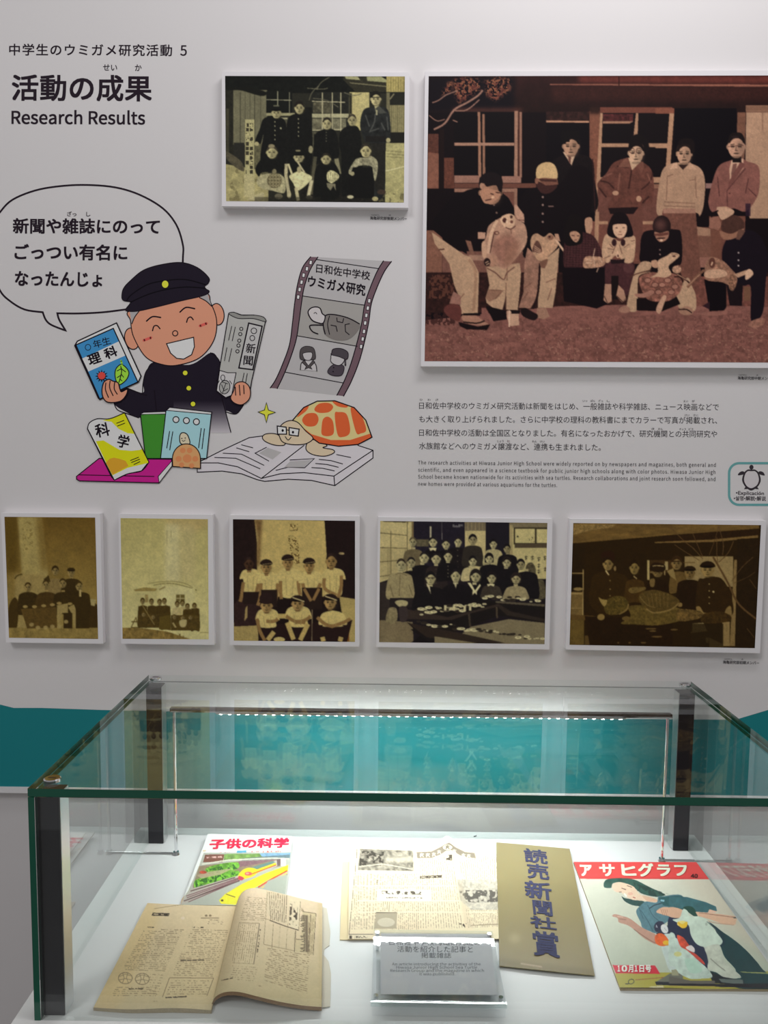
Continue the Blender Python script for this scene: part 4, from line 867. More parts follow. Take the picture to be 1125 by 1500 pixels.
# girl in checked clothes
p.T(850, 300, 7.5); p.blob([(-120, 330), (-180, 450), (-170, 700), (0, 740), (260, 690), (240, 520), (150, 350), (20, 300)], (48, 24, 26), n=.25, cell=5)
for k in range(12): p.line([(-150+k*32, 360), (-170+k*34, 680)], (84, 50, 48), 4, al=.7); p.line([(-160, 380+k*26), (230, 400+k*26)], (84, 50, 48), 4, al=.6)
p.poly([(-200, 690), (270, 690), (300, 1090), (180, 1140), (-180, 1060)], (13, 5, 9)); p.T(700, 300, 7.03); p.blob([(900, 200), (950, 110), (1020, 100), (1070, 160), (1080, 320), (1060, 400), (920, 420), (880, 330)], (15, 8, 9)); p.blob([(945, 290), (1000, 270), (1050, 300), (1045, 350), (1010, 388), (965, 350)], (156, 116, 94)); p.line([(965, 315), (995, 318)], (50, 28, 24), 9); p.line([(1020, 320), (1045, 318)], (50, 28, 24), 8); p.line([(990, 365), (1020, 360)], (80, 44, 38), 7)
# girl with bobbed hair
p.T(850, 300, 7.5)
p.blob([(280, 640), (350, 600), (560, 620), (600, 700), (560, 900), (500, 1000), (430, 880), (380, 1000), (290, 960), (270, 800)], (60, 32, 34), n=.15); p.rect(340, 780, 420, 1040, (18, 9, 10)); p.ell(530, 690, 60, 60, (84, 50, 50), al=.7)
p.poly([(270, 870), (340, 870), (345, 1060), (300, 1085), (255, 1050)], (152, 112, 92)); p.poly([(420, 880), (480, 940), (505, 1040), (460, 1075), (395, 1000)], (152, 112, 92)); p.line([(262, 1000), (300, 1080)], (40, 20, 18), 7); p.line([(400, 1000), (470, 1070), (500, 1030)], (40, 20, 18), 7)
p.blob([(300, 320), (250, 400), (240, 560), (300, 640), (380, 560), (430, 580), (500, 640), (580, 620), (605, 480), (600, 350), (520, 340), (430, 400)], (170, 134, 108), n=.1, cell=8)
for a in (((320, 430), (360, 470)), ((300, 480), (370, 490)), ((540, 430), (480, 470)), ((560, 400), (600, 390)), ((350, 540), (400, 420)), ((460, 540), (430, 440)), ((330, 560), (260, 590))): p.line(a, (92, 60, 50), 9, al=.8)
p.ell(372, 415, 26, 40, (44, 22, 24)); p.ell(470, 415, 26, 38, (44, 22, 24)); p.ell(412, 545, 22, 40, (184, 146, 120)); p.ell(415, 560, 9, 14, (70, 40, 36)); p.poly([(330, 600), (420, 610), (490, 590), (480, 640), (340, 650)], (26, 13, 16))
p.blob([(380, 90), (320, 190), (295, 310), (350, 360), (430, 360), (560, 350), (580, 300), (530, 150), (480, 90)], (17, 8, 11)); p.blob([(358, 230), (400, 212), (500, 215), (512, 280), (480, 350), (430, 366), (385, 340), (362, 290)], (188, 148, 122)); p.line([(385, 255), (410, 252)], (70, 42, 36), 9); p.line([(465, 250), (492, 252)], (70, 42, 36), 9); p.line([(415, 325), (460, 325)], (120, 74, 64), 8); p.ell(437, 296, 12, 9, (140, 98, 80))
p.blob([(50, 580), (140, 565), (270, 590), (265, 660), (180, 690), (40, 690)], (150, 112, 90), n=.3, cell=6)
for a in (((60, 600), (130, 610)), ((60, 640), (130, 640)), ((160, 480), (140, 590)), ((200, 690), (180, 740)), ((210, 570), (240, 640)), ((150, 570), (160, 680))): p.line(a, (180, 144, 120), 9)
# boy looking down with turtle
p.blob([(760, 280), (680, 330), (660, 480), (680, 640), (1000, 640), (1110, 640), (1110, 330), (1040, 270)], (15, 7, 11)); p.ell(895, 235, 100, 118, (26, 14, 15)); p.ell(880, 220, 62, 60, (96, 60, 54), al=.8, soft=4); p.blob([(815, 300), (880, 310), (970, 290), (960, 370), (890, 410), (840, 380)], (140, 98, 80)); p.poly([(810, 320), (970, 300), (970, 330), (880, 345), (815, 340)], (90, 52, 44)); p.line([(840, 370), (930, 365)], (40, 20, 20), 14); p.ell(890, 390, 16, 12, (200, 160, 134))
for y in (495, 545): p.ell(876, y, 9, 9, (130, 104, 96))
p.blob([(640, 660), (700, 620), (780, 640), (760, 720), (650, 780), (630, 900), (625, 1155), (515, 1145), (540, 950), (590, 760)], PT, n=.06); p.blob([(1050, 1000), (1090, 920), (1180, 800), (1230, 900), (1270, 1000), (1260, 1160), (1110, 1150), (1060, 1080)], PT, n=.06)
p.blob([(430, 1140), (500, 1110), (550, 1150), (520, 1185), (440, 1180)], (140, 100, 84)); p.poly([(620, 1030), (1060, 1010), (1100, 1090), (900, 1170), (620, 1160)], (16, 7, 9))
p.blob([(650, 800), (780, 740), (900, 760), (1040, 760), (1120, 850), (1080, 980), (950, 1060), (760, 1050), (680, 950)], (120, 76, 64), n=.4, cell=8)
for (x, y) in ((740, 830), (820, 880), (900, 880), (960, 830), (1040, 900), (780, 960), (860, 960), (1000, 960)): p.ell(x, y, 36, 26, (150, 104, 88), al=.8); p.line(list(ellipse(x, y, 38, 28)), (70, 38, 34), 6)
p.blob([(770, 800), (850, 740), (850, 620), (950, 560), (1010, 525), (1080, 540), (1085, 570), (1030, 620), (970, 680), (1000, 760), (930, 800), (850, 790)], (172, 136, 110), n=.08); p.ell(1030, 565, 20, 9, (70, 42, 36)); p.line([(1000, 540), (1070, 545)], (110, 76, 60), 6); p.blob([(780, 620), (840, 610), (850, 690), (790, 680)], (164, 124, 100)); p.line([(540, 800), (620, 760), (780, 715)], (70, 42, 34), 12, sm=True); p.line([(600, 775), (770, 735)], (160, 124, 98), 7); p.ell(1060, 710, 50, 44, (160, 120, 98), n=.4, cell=5)
p.blob([(600, 980), (700, 970), (780, 940), (800, 980), (700, 1020), (620, 1010)], (140, 96, 82)); p.blob([(910, 1000), (945, 1010), (920, 1090), (880, 1190), (840, 1180), (840, 1120)], (168, 128, 106)); p.line([(1030, 790), (1125, 800), (1200, 860)], (40, 20, 18), 16, sm=True); p.line([(1060, 760), (1180, 830)], (150, 112, 90), 10)
# kneeling boy at right with turtle
p.T(980, 300, 7.76)
p.poly([(455, 130), (590, 130), (590, 600), (470, 600), (480, 300)], (100, 62, 50)); p.poly([(460, 150), (560, 130), (600, 230), (560, 290), (455, 260)], (126, 84, 70)); p.blob([(800, 300), (650, 400), (600, 600), (680, 800), (740, 900), (850, 920), (930, 940), (930, 1300), (1010, 1310), (1075, 1180), (1110, 800), (1180, 700), (1130, 560), (1040, 360), (930, 290)], (17, 9, 17))
p.poly([(400, 850), (650, 850), (650, 1200), (460, 1210)], (10, 4, 8)); p.poly([(650, 900), (840, 900), (830, 1150), (690, 1150)], (20, 10, 14)); p.rect(850, 930, 925, 1090, (100, 68, 52)); p.poly([(380, 1150), (460, 1100), (460, 1190)], (40, 20, 26))
p.blob([(600, 200), (650, 140), (760, 120), (850, 190), (840, 290), (720, 330), (600, 290)], (62, 38, 32), n=.1); p.blob([(580, 300), (700, 330), (850, 270), (800, 350), (700, 395), (610, 385)], (128, 88, 70)); p.ell(800, 350, 26, 20, (150, 112, 92)); p.poly([(790, 280), (870, 290), (850, 330), (800, 400), (760, 390)], (90, 60, 50))
for y in (545, 630, 692): p.ell(790, y, 11, 11, (150, 134, 130))
p.blob([(545, 30), (620, 30), (740, 70), (690, 130), (600, 170), (560, 110)], (172, 134, 110)); p.line([(480, 140), (560, 60)], (20, 9, 10), 14)
p.blob([(400, 800), (410, 700), (460, 600), (520, 600), (620, 640), (700, 720), (760, 790), (770, 880), (700, 920), (600, 880), (440, 860)], (130, 92, 74), n=.3, cell=8); p.blob([(400, 790), (450, 740), (620, 740), (660, 800), (560, 830), (430, 830)], (170, 132, 108), n=.1); p.ell(490, 660, 36, 60, (80, 46, 38)); p.line([(480, 690), (495, 650)], (186, 148, 120), 16); p.blob([(700, 780), (770, 830), (760, 920), (720, 980), (680, 930)], (120, 84, 66), n=.5, cell=5)
p.poly([(740, 790), (880, 740), (880, 790), (780, 830)], (164, 126, 102)); p.blob([(870, 760), (920, 730), (960, 780), (920, 830), (870, 850)], (186, 148, 122)); p.line([(210, 940), (300, 830), (400, 740)], (110, 74, 58), 30, sm=True); p.line([(215, 920), (350, 790)], (160, 120, 98), 8)
p.blob([(310, 1235), (450, 1220), (600, 1215), (660, 1160), (650, 1240), (500, 1262), (400, 1255)], (128, 84, 74)); p.blob([(900, 1370), (960, 1310), (1060, 1290), (1080, 1350), (980, 1400)], (132, 90, 76), n=.2); p.blob([(110, 1200), (200, 1150), (270, 1190), (260, 1245), (160, 1250)], (140, 102, 84)); p.line([(110, 1190), (200, 1190), (260, 1230)], (24, 11, 12), 12, sm=True); p.line([(690, 1150), (900, 1170)], (110, 74, 66), 8)
p.T(0, 0, 1); p.grain(.09, 3, 8)
wall_photo('large brown photo of people in school clothes holding sea turtles before a wooden house', [(622.7, 104.7), (1143, 103), (1133, 539), (616.5, 536.5)], [(628, 111.6), (1136, 110.5), (1127, 531), (622, 529)], p, G1, 1.0)

# ================================================================== photograph 3: group beside a lighthouse
BR_ = (52, 38, 12); TN = (132, 112, 58)
p = Paint(0, 750, 155, 945, (104, 82, 34)); p.T(0, 750, 7.03)
p.rect(40, 40, 1020, 1300, ((96, 72, 26), (140, 120, 66)), n=.08, cell=60); p.blob([(380, 40), (980, 40), (700, 120), (500, 200), (420, 120)], (92, 70, 26), al=.7, soft=6); p.poly([(40, 50), (180, 50), (190, 600), (60, 640)], (84, 64, 20), soft=4)
p.poly([(180, 50), (430, 50), (495, 620), (460, 860), (160, 860), (225, 620)], (150, 132, 78), soft=1.5, n=.06, cell=20); p.poly([(370, 50), (450, 50), (495, 600), (430, 600)], (96, 72, 26), al=.75, soft=4); p.rect(155, 640, 460, 1230, (140, 120, 70), n=.05, soft=2)
p.rough([(230, 100), (330, 100), (340, 400), (240, 400)], (110, 92, 46), .6, .2, 6); p.line([(150, 690), (180, 655), (230, 640)], (70, 54, 18), 12, sm=True)
p.line([(500, 410), (620, 400), (690, 470), (700, 590)], (104, 84, 38), 6, sm=True); p.line([(505, 510), (600, 520), (690, 560)], (104, 84, 38), 6, sm=True); p.line([(640, 410), (645, 520)], (104, 84, 38), 5)
p.blob([(90, 980), (150, 880), (190, 960), (170, 1200), (90, 1200)], (60, 44, 14)); p.poly([(840, 930), (930, 900), (1005, 960), (1005, 1200), (850, 1200)], (56, 40, 14)); p.poly([(920, 895), (990, 900), (975, 970), (930, 960)], (150, 134, 86))
p.rect(80, 1190, 1010, 1300, (126, 106, 56), n=.2, cell=12)
S3 = (138, 116, 66); H3 = (48, 34, 10)
p.torso(565, 690, 90, 900, (120, 100, 58)); p.torso(735, 690, 95, 900, BR_, neck=S3); p.poly([(450, 690), (500, 650), (520, 720), (460, 730)], (60, 46, 16)); p.head(568, 605, 32, 46, S3, H3, 'hair'); p.head(732, 625, 32, 46, S3, H3, 'cap')
for x, w_, c in ((290, 100, BR_), (480, 105, (66, 48, 18)), (650, 95, BR_), (835, 90, BR_)): p.torso(x, 830, w_, 1050, c, neck=S3)
p.poly([(215, 1000), (580, 980), (590, 1190), (280, 1200)], (82, 62, 26), n=.15); p.poly([(585, 960), (700, 940), (700, 1040), (640, 1040), (600, 1190), (590, 1100)], (142, 122, 72)); p.poly([(700, 980), (760, 950), (800, 1050), (815, 1180), (770, 1200), (740, 1050)], (142, 122, 72)); p.rect(655, 1040, 745, 1200, (50, 36, 12)); p.rect(780, 900, 920, 1200, (52, 38, 12))
for x, y in ((287, 775), (472, 750), (645, 735), (815, 765)): p.head(x, y, 33, 48, S3, H3, 'crop')
for x, y in ((260, 975), (355, 975), (450, 965), (540, 955), (610, 940), (720, 945)): p.ell(x, y, 26, 15, S3)
for x, y in ((325, 1160), (390, 1190), (470, 1190), (540, 1180), (610, 1180), (680, 1130)): p.ell(x, y, 24, 20, (150, 130, 80), al=.8)
p.line([(825, 800), (825, 870)], (160, 140, 90), 22); p.grain(.1, 3, 3)
wall_photo('brown photo of six people before a round white tower, leftmost in the lower row', [(1.5, 751), (146.7, 752.3), (151, 943), (8.8, 941.2)], [(6.5, 757), (139.3, 758.2), (143.7, 936), (13.2, 934.2)], p, G1, 1.1)

# ================================================================== photograph 4: pale yellow one
p = Paint(170, 750, 315, 948, (172, 160, 108)); p.T(165, 750, 7.03)
p.rect(60, 50, 1000, 1320, ((160, 148, 92), (186, 176, 122)), n=.04, cell=60); p.poly([(525, 60), (1000, 60), (1000, 130), (850, 210), (600, 190)], (164, 142, 92), al=.8, soft=4); p.poly([(540, 120), (690, 120), (700, 720), (540, 720)], (184, 174, 128), al=.8, soft=3); p.poly([(690, 120), (850, 140), (850, 700), (690, 700)], (172, 158, 110), al=.7, soft=4)
p.line([(560, 190), (560, 350)], (150, 138, 92), 6); p.line([(600, 190), (600, 260)], (150, 138, 92), 6); p.rect(480, 760, 840, 1000, (186, 176, 124), soft=2)
p.line([(360, 740), (480, 720), (620, 715), (740, 735), (830, 780)], (134, 120, 70), 7, sm=True); p.line([(420, 755), (520, 738), (640, 740), (820, 785)], (104, 90, 46), 6, sm=True); p.poly([(215, 800), (330, 775), (460, 790), (440, 815), (230, 815)], (130, 112, 62), n=.2); p.line([(480, 800), (540, 770)], (130, 112, 62), 12); p.ell(858, 803, 8, 8, (110, 96, 50)); p.line([(375, 640), (380, 740)], (158, 146, 96), 5); p.rect(335, 850, 365, 930, (130, 112, 66), n=.3)
p.rect(655, 850, 740, 950, (96, 82, 40))
for a in (((697, 850), (697, 950)), ((655, 890), (740, 890)), ((655, 925), (740, 925))): p.line(a, (178, 166, 120), 7)
D4 = (66, 50, 18); S4 = (134, 114, 68)
p.poly([(100, 1190), (300, 1195), (560, 1230), (740, 1290), (800, 1310), (100, 1310)], (120, 98, 50), n=.3, cell=9); p.line([(900, 1240), (990, 1240)], (140, 126, 76), 8); p.rough([(540, 1240), (740, 1260), (760, 1300), (600, 1290)], (96, 76, 36), .8, 0, 8)
for x, b, w_ in ((310, 1180, 46), (405, 1160, 46), (485, 1160, 44), (545, 1200, 48)): p.torso(x, 965, w_, b, D4, neck=S4)
p.torso(665, 985, 50, 1080, (170, 154, 106)); p.torso(718, 980, 40, 1060, (166, 150, 100)); p.torso(775, 1000, 50, 1190, D4); p.torso(850, 990, 42, 1215, D4); p.poly([(470, 1080), (590, 1060), (600, 1215), (480, 1210)], (84, 68, 26)); p.poly([(600, 1060), (890, 1060), (890, 1220), (600, 1220)], (74, 58, 24), n=.25); p.poly([(260, 1050), (480, 1050), (480, 1190), (270, 1190)], (70, 54, 22), n=.25)
for x, y in ((308, 918), (400, 925), (483, 930), (532, 920), (665, 950), (718, 940), (770, 975), (842, 970)): p.head(x, y, 20, 30, S4, D4, 'hair')
for x, y in ((318, 1055), (415, 1080), (635, 1080), (720, 1090), (800, 1085)): p.head(x, y, 17, 24, S4, D4, 'crop')
p.blob([(690, 1120), (760, 1110), (750, 1180), (700, 1180)], (160, 146, 98)); p.line([(620, 1140), (650, 1190)], (150, 134, 86), 18); p.line([(300, 950), (430, 1160)], (124, 106, 60), 9)
for a in (((190, 1190), (240, 1085)), ((240, 1085), (265, 1190)), ((195, 1130), (260, 1130)), ((190, 1190), (270, 1190))): p.line(a, (84, 66, 28), 8)
p.grain(.06, 3, 4)
wall_photo('pale yellow photo of a small group under a tall white tower, lower row', [(173.7, 752.6), (311.5, 753.8), (313.9, 944.8), (177.5, 943)], [(176.6, 759), (304.5, 760.5), (305.7, 936.5), (179.5, 935.7)], p, G1, 1.1)

# ================================================================== photograph 5: boys in white shirts
p = Paint(338, 757, 524, 944, (26, 16, 14)); p.T(325, 740, 5.2326)
D5 = (34, 22, 18); L5 = (184, 164, 104); S5 = (128, 98, 58)
p.rect(80, 100, 300, 760, (30, 18, 16), n=.2); p.poly([(250, 108), (788, 118), (812, 400), (830, 700), (270, 700), (270, 300)], (172, 150, 92), n=.05, cell=30); p.poly([(250, 108), (310, 110), (300, 250), (290, 450), (262, 480), (275, 250)], (84, 58, 32), al=.8, soft=2, n=.3)
p.poly([(788, 118), (1025, 118), (1025, 720), (820, 700), (805, 420)], (28, 17, 16), n=.15)
for q in ([(520, 145), (580, 145), (580, 195), (520, 195)], [(505, 235), (580, 235), (600, 450), (550, 450), (520, 330)]): p.rough(q, (92, 70, 36), .9, .05, 4, soft=.5)
p.ell(918, 370, 22, 10, (150, 130, 88), n=.5); p.blob([(600, 460), (1030, 460), (1030, 700), (600, 700)], (28, 17, 16), al=0)
p.rect(90, 900, 280, 1045, (150, 130, 80), n=.08); p.poly([(900, 700), (1025, 720), (1025, 1050), (960, 1050), (930, 900)], (158, 138, 84)); p.rect(930, 910, 975, 1045, (120, 70, 30))
p.poly([(95, 760), (180, 660), (300, 660), (300, 920), (95, 930)], (44, 28, 26), n=.2); p.poly([(180, 790), (195, 770), (195, 860), (172, 890)], (150, 128, 80))
def shirt(x, y, w, b, arms):
    p.blob([(x-.2*w, y-.1*w), (x-.85*w, y+.15*w), (x-1.1*w, y+.9*w), (x-.75*w, y+1.0*w), (x-.7*w, b), (x+.7*w, b), (x+.75*w, y+1.0*w), (x+1.1*w, y+.9*w), (x+.85*w, y+.15*w), (x+.2*w, y-.1*w)], L5, n=.05)
    for a in arms: p.line(a, S5, 26, sm=True)
    for e in (-.35, .3): p.line([(x+e*w, y+.6*w), (x+e*w*.7, b-8)], (150, 128, 78), 6, al=.7)
shirt(222, 495, 78, 668, [((165, 590), (150, 700), (140, 740)), ((285, 560), (270, 650), (240, 730))]); p.rect(165, 665, 280, 760, D5)
shirt(360, 520, 85, 655, [((300, 600), (295, 700), (275, 770)), ((428, 600), (420, 690), (405, 750))]); p.rect(300, 650, 425, 780, D5)
shirt(520, 490, 92, 700, [((450, 580), (450, 660), (455, 720)), ((585, 580), (590, 640), (600, 690))])
shirt(685, 510, 90, 635, [((620, 600), (640, 680), (680, 740)), ((755, 600), (720, 680), (700, 730))]); p.rect(615, 632, 770, 800, D5); p.line([(630, 640), (685, 735)], S5, 24); p.line([(745, 640), (700, 730)], S5, 24)
shirt(855, 490, 85, 690, [((785, 560), (790, 640), (880, 690)), ((915, 540), (915, 620), (890, 710))])
for x, y, st, w_, h_ in ((208, 450, 'crop', 34, 50), (340, 475, 'cap', 36, 52), (505, 440, 'cap', 36, 54), (668, 465, 'cap', 36, 54), (838, 430, 'crop', 38, 58)):
    p.rect(x-14, y+30, x+16, y+66, S5); p.head(x, y, w_, h_, (70, 46, 30) if x < 250 else (150, 118, 70), D5, st); 
    if st == 'cap': p.line([(x-30, y-20), (x+44, y-30)], (110, 92, 62), 7)
p.poly([(270, 920), (1000, 880), (960, 1045), (290, 1045)], (34, 20, 18))
shirt(350, 800, 85, 935, [((270, 870), (290, 960), (330, 1040)), ((430, 870), (400, 890), (340, 890))]); shirt(585, 780, 95, 930, [((490, 850), (560, 890), (640, 900)), ((680, 850), (640, 880), (560, 900))]); shirt(850, 820, 100, 930, [((730, 860), (790, 910), (850, 930)), ((985, 870), (930, 900), (840, 930))])
for a in (((500, 900), (550, 1030)), ((660, 910), (600, 1035)), ((400, 970), (350, 1035)), ((770, 1010), (780, 1045)), ((915, 1010), (905, 1045)), ((430, 850), (490, 850))): p.line(a, (170, 146, 88), 36)
for x, y, st in ((342, 770, 'cap'), (580, 755, 'cap'), (830, 745, 'cap')):
    p.rect(x-16, y+30, x+16, y+62, S5); p.head(x, y, 42, 56, (160, 128, 78), D5, st)
    if x > 500: p.line([(x-40, y-48), (x+52, y-16)], (176, 160, 112), 9)
p.ell(340, 715, 52, 44, (38, 24, 22)); p.ell(440, 1030, 44, 20, L5); p.line([(692, 800), (690, 1040)], (120, 104, 76), 7); p.grain(.08, 3, 9)
wall_photo('yellowed photo of eight boys in white shirts and caps, lower row', [(336, 754.3), (527, 756.2), (526, 947.4), (336.5, 944.9)], [(341.2, 760.6), (520, 763), (520, 940.3), (342.6, 938.4)], p, G1, 1.1)

# ================================================================== photograph 6: indoor party around low tables
p = Paint(550, 757, 808, 950, (28, 22, 26)); p.T(540, 750, 7.14)
D6 = (22, 18, 20); S6 = (176, 164, 120); L6 = (172, 158, 114)
p.poly([(110, 90), (470, 100), (470, 620), (110, 740)], (176, 160, 112)); p.poly([(115, 100), (380, 110), (430, 100), (270, 92)], (60, 50, 36))
for k in range(22): p.line([(130+k*14, 380+k*.2), (130+k*14, 720-k*6)], (126, 112, 78), 4)
for a in (((115, 218), (400, 245)), ((115, 372), (400, 380)), ((115, 522), (400, 500)), ((115, 675), (300, 650)), ((232, 200), (232, 700)), ((405, 100), (400, 640))): p.line(a, (92, 80, 54), 8)
p.rect(450, 100, 475, 400, (110, 92, 62)); p.rect(470, 100, 1010, 700, (30, 25, 34), n=.15); p.rect(640, 150, 656, 270, (170, 160, 130)); p.line([(765, 100), (768, 290)], (120, 112, 104), 5); p.rect(500, 285, 630, 360, (84, 76, 56), n=.3); p.rough([(880, 130), (985, 130), (985, 160), (880, 160)], (96, 92, 92), .9, -.1, 6)
p.rect(110, 740, 220, 1140, (46, 38, 34), n=.1); p.poly([(110, 1130), (460, 1150), (470, 1370), (110, 1370)], (112, 98, 72), n=.08, cell=30); p.poly([(400, 1150), (640, 1300), (680, 1370), (440, 1370), (540, 1290)], (20, 15, 16)); p.poly([(440, 1230), (640, 1180), (820, 1240), (820, 1370), (650, 1370)], (24, 19, 20))
p.T(670, 750, 7.14)
p.rect(78, 105, 300, 620, (176, 160, 112)); p.rect(78, 105, 300, 195, (104, 92, 70)); 
for x in (110, 150, 190, 228, 262): p.line([(x, 108), (x, 195)], (140, 122, 88), 6)
p.rect(298, 105, 545, 600, (28, 24, 30)); p.rect(545, 110, 950, 700, (174, 160, 110)); p.rect(545, 110, 950, 165, (110, 98, 72)); p.rect(590, 160, 950, 340, (50, 42, 30)); p.rect(605, 175, 812, 325, (178, 164, 112)); p.rect(828, 178, 950, 325, (178, 164, 112)); p.ell(631, 257, 9, 9, (30, 24, 20)); p.rough([(720, 240), (812, 260), (812, 320), (760, 310)], (110, 96, 64), .8, 0, 6); p.rect(600, 335, 950, 375, (74, 62, 46)); p.rect(545, 135, 580, 620, (150, 134, 92))
for ch, x, y in (('k', 718, 480), ('k', 785, 480), ('k', 852, 490), ('k', 915, 480), ('k', 852, 560), ('k', 852, 620), ('k', 918, 600)):
    for a in (((x-16, y-8), (x+16, y-12)), ((x, y-24), (x-2, y+26)), ((x-12, y+12), (x+14, y+8))): p.line(a, (40, 34, 26), 6)
p.blob([(720, 560), (780, 530), (820, 600), (820, 700), (900, 720), (930, 860), (930, 900), (800, 900), (720, 700)], (74, 66, 48), n=.4, cell=5)
# tables
p.poly([(250, 900), (380, 935), (915, 960), (915, 1160), (430, 1080), (140, 1200), (-300, 1330), (-260, 1060)], (26, 21, 20)); p.poly([(140, 1200), (540, 1120), (915, 1160), (915, 1390), (-100, 1390)], (116, 104, 78), n=.06, cell=30); p.poly([(430, 1000), (520, 1080), (915, 1150), (915, 1120), (560, 1040), (430, 960)], (44, 36, 30)); p.poly([(400, 930), (915, 965), (915, 990), (400, 950)], (84, 74, 58)); p.line([(120, 1060), (135, 1200)], (60, 50, 40), 22); p.line([(410, 990), (415, 1110)], (74, 62, 48), 18)
p.poly([(-560, 1010), (-100, 1100), (430, 960), (440, 985), (140, 1060), (-60, 1130), (-540, 1120)], (50, 40, 34)); p.poly([(-520, 1160), (0, 1260), (500, 1370), (200, 1390), (-320, 1310)], (44, 34, 28)); p.poly([(-240, 1300), (200, 1370), (100, 1392), (-240, 1392)], (118, 106, 80))
# people
def pers(x, y, w_, h_, tx, ty, tw, tb, tc, st='crop', sk=S6, bt=None, hair=D6):
    p.torso(tx, ty, tw, tb, tc, neck=sk, buttons=bt); p.head(x, y, w_, h_, sk, hair, st)
p.T(540, 750, 7.14)
pers(462, 315, 36, 50, 470, 395, 100, 560, (96, 84, 60), sk=(160, 148, 108), hair=(70, 60, 42)); pers(672, 315, 38, 52, 672, 395, 90, 520, D6); p.poly([(630, 375), (710, 375), (700, 410), (672, 395), (645, 410)], (190, 178, 134)); pers(808, 340, 36, 50, 810, 400, 85, 540, D6); pers(935, 315, 34, 50, 930, 375, 100, 640, (26, 21, 22), bt=(100, 92, 72))
p.T(670, 750, 7.14)
pers(160, 290, 38, 52, 160, 355, 100, 560, (44, 38, 32), 'hair', sk=(150, 136, 98)); pers(375, 335, 34, 48, 375, 395, 95, 560, (160, 148, 106), 'hair'); pers(518, 385, 32, 46, 525, 450, 100, 640, D6, 'hair', sk=(140, 128, 90)); pers(160, 515, 36, 52, 150, 580, 100, 720, L6, 'hair'); pers(332, 490, 36, 50, 340, 555, 110, 760, D6, 'bob'); pers(515, 530, 38, 52, 510, 600, 110, 880, D6, 'bob', hair=(30, 24, 22)); pers(662, 550, 38, 54, 720, 630, 120, 900, D6, 'hair', sk=(150, 138, 98))
p.T(540, 750, 7.14)
pers(580, 480, 44, 58, 560, 560, 110, 1000, D6); pers(705, 490, 44, 56, 705, 570, 105, 800, (40, 32, 30), bt=(74, 66, 52)); pers(830, 465, 38, 54, 830, 540, 110, 720, D6, bt=(120, 110, 84)); pers(445, 530, 40, 54, 440, 620, 90, 1000, D6, sk=(160, 148, 108)); pers(340, 555, 46, 64, 330, 640, 130, 900, (140, 126, 90), hair=(40, 32, 26), sk=(168, 156, 114))
for a in (((280, 655), (340, 640), (400, 670)), ((220, 760), (260, 890)), ((420, 760), (460, 880)), ((330, 660), (320, 880))): p.line(a, (92, 80, 56), 8, al=.8, sm=True)
p.rect(220, 900, 470, 1000, (34, 28, 28)); p.blob([(275, 940), (340, 920), (410, 940), (390, 985), (320, 990)], (160, 148, 108)); p.blob([(180, 1140), (210, 1010), (290, 1010), (300, 1120), (260, 1165)], (120, 108, 78), n=.2); p.blob([(320, 1000), (400, 1000), (400, 1130), (330, 1140)], (54, 44, 42))
pers(648, 695, 46, 66, 640, 790, 160, 1010, D6, 'hair'); p.line([(600, 690), (695, 690)], (60, 48, 40), 7); p.poly([(600, 740), (650, 860), (640, 780)], (190, 178, 140)); pers(910, 670, 44, 68, 910, 760, 140, 1000, D6, 'crop'); p.poly([(890, 740), (925, 740), (912, 800)], (180, 170, 130))
p.T(670, 750, 7.14)
pers(190, 675, 46, 62, 180, 770, 120, 930, D6, 'bob', hair=(32, 26, 24)); p.poly([(105, 740), (140, 740), (185, 820), (235, 750), (245, 770), (205, 830), (205, 870), (180, 845), (155, 870), (160, 820)], (196, 184, 140)); pers(357, 690, 40, 56, 355, 770, 100, 900, (56, 48, 40), 'bob', hair=(26, 20, 20)); p.poly([(310, 755), (390, 755), (380, 780), (345, 765), (320, 780)], (196, 184, 140)); pers(612, 700, 42, 54, 612, 780, 120, 910, (140, 126, 92), 'bob', hair=(36, 28, 26), sk=(164, 150, 108))
p.T(540, 750, 7.14)
r6 = random.Random(3)
for (x0_, y0_, x1_, y1_, n_) in ((500, 1030, 1220, 970, 34), (540, 1070, 1000, 1010, 14), (1190, 885, 1800, 930, 18), (520, 1160, 900, 1200, 12), (900, 1210, 1300, 1260, 14), (1260, 1250, 1820, 1330, 16)):
    for k in range(n_):
        u = (k+r6.random())/n_; x = x0_+(x1_-x0_)*u; y = y0_+(y1_-y0_)*u+r6.uniform(-22, 22); s_ = r6.uniform(14, 40)
        c = (196, 184, 140) if r6.random() < .6 else (50, 42, 34); p.ell(x, y, s_, s_*.42, c); p.ell(x, y-3, s_*.55, s_*.2, np.array(c)*.75)
for x, h_ in ((890, 60), (1005, 60), (800, 70), (1060, 50)): p.rect(x-12, 1010-h_/2, x+14, 1030, (186, 174, 132))
p.grain(.08, 3, 6)
wall_photo('photo of an indoor party around low tables of dishes, lower row', [(553.7, 757), (809.5, 760), (804.6, 951.5), (551.2, 947.8)], [(557, 763.1), (801.8, 766.1), (797.6, 943.6), (555.4, 940.6)], p, G1, 1.15)

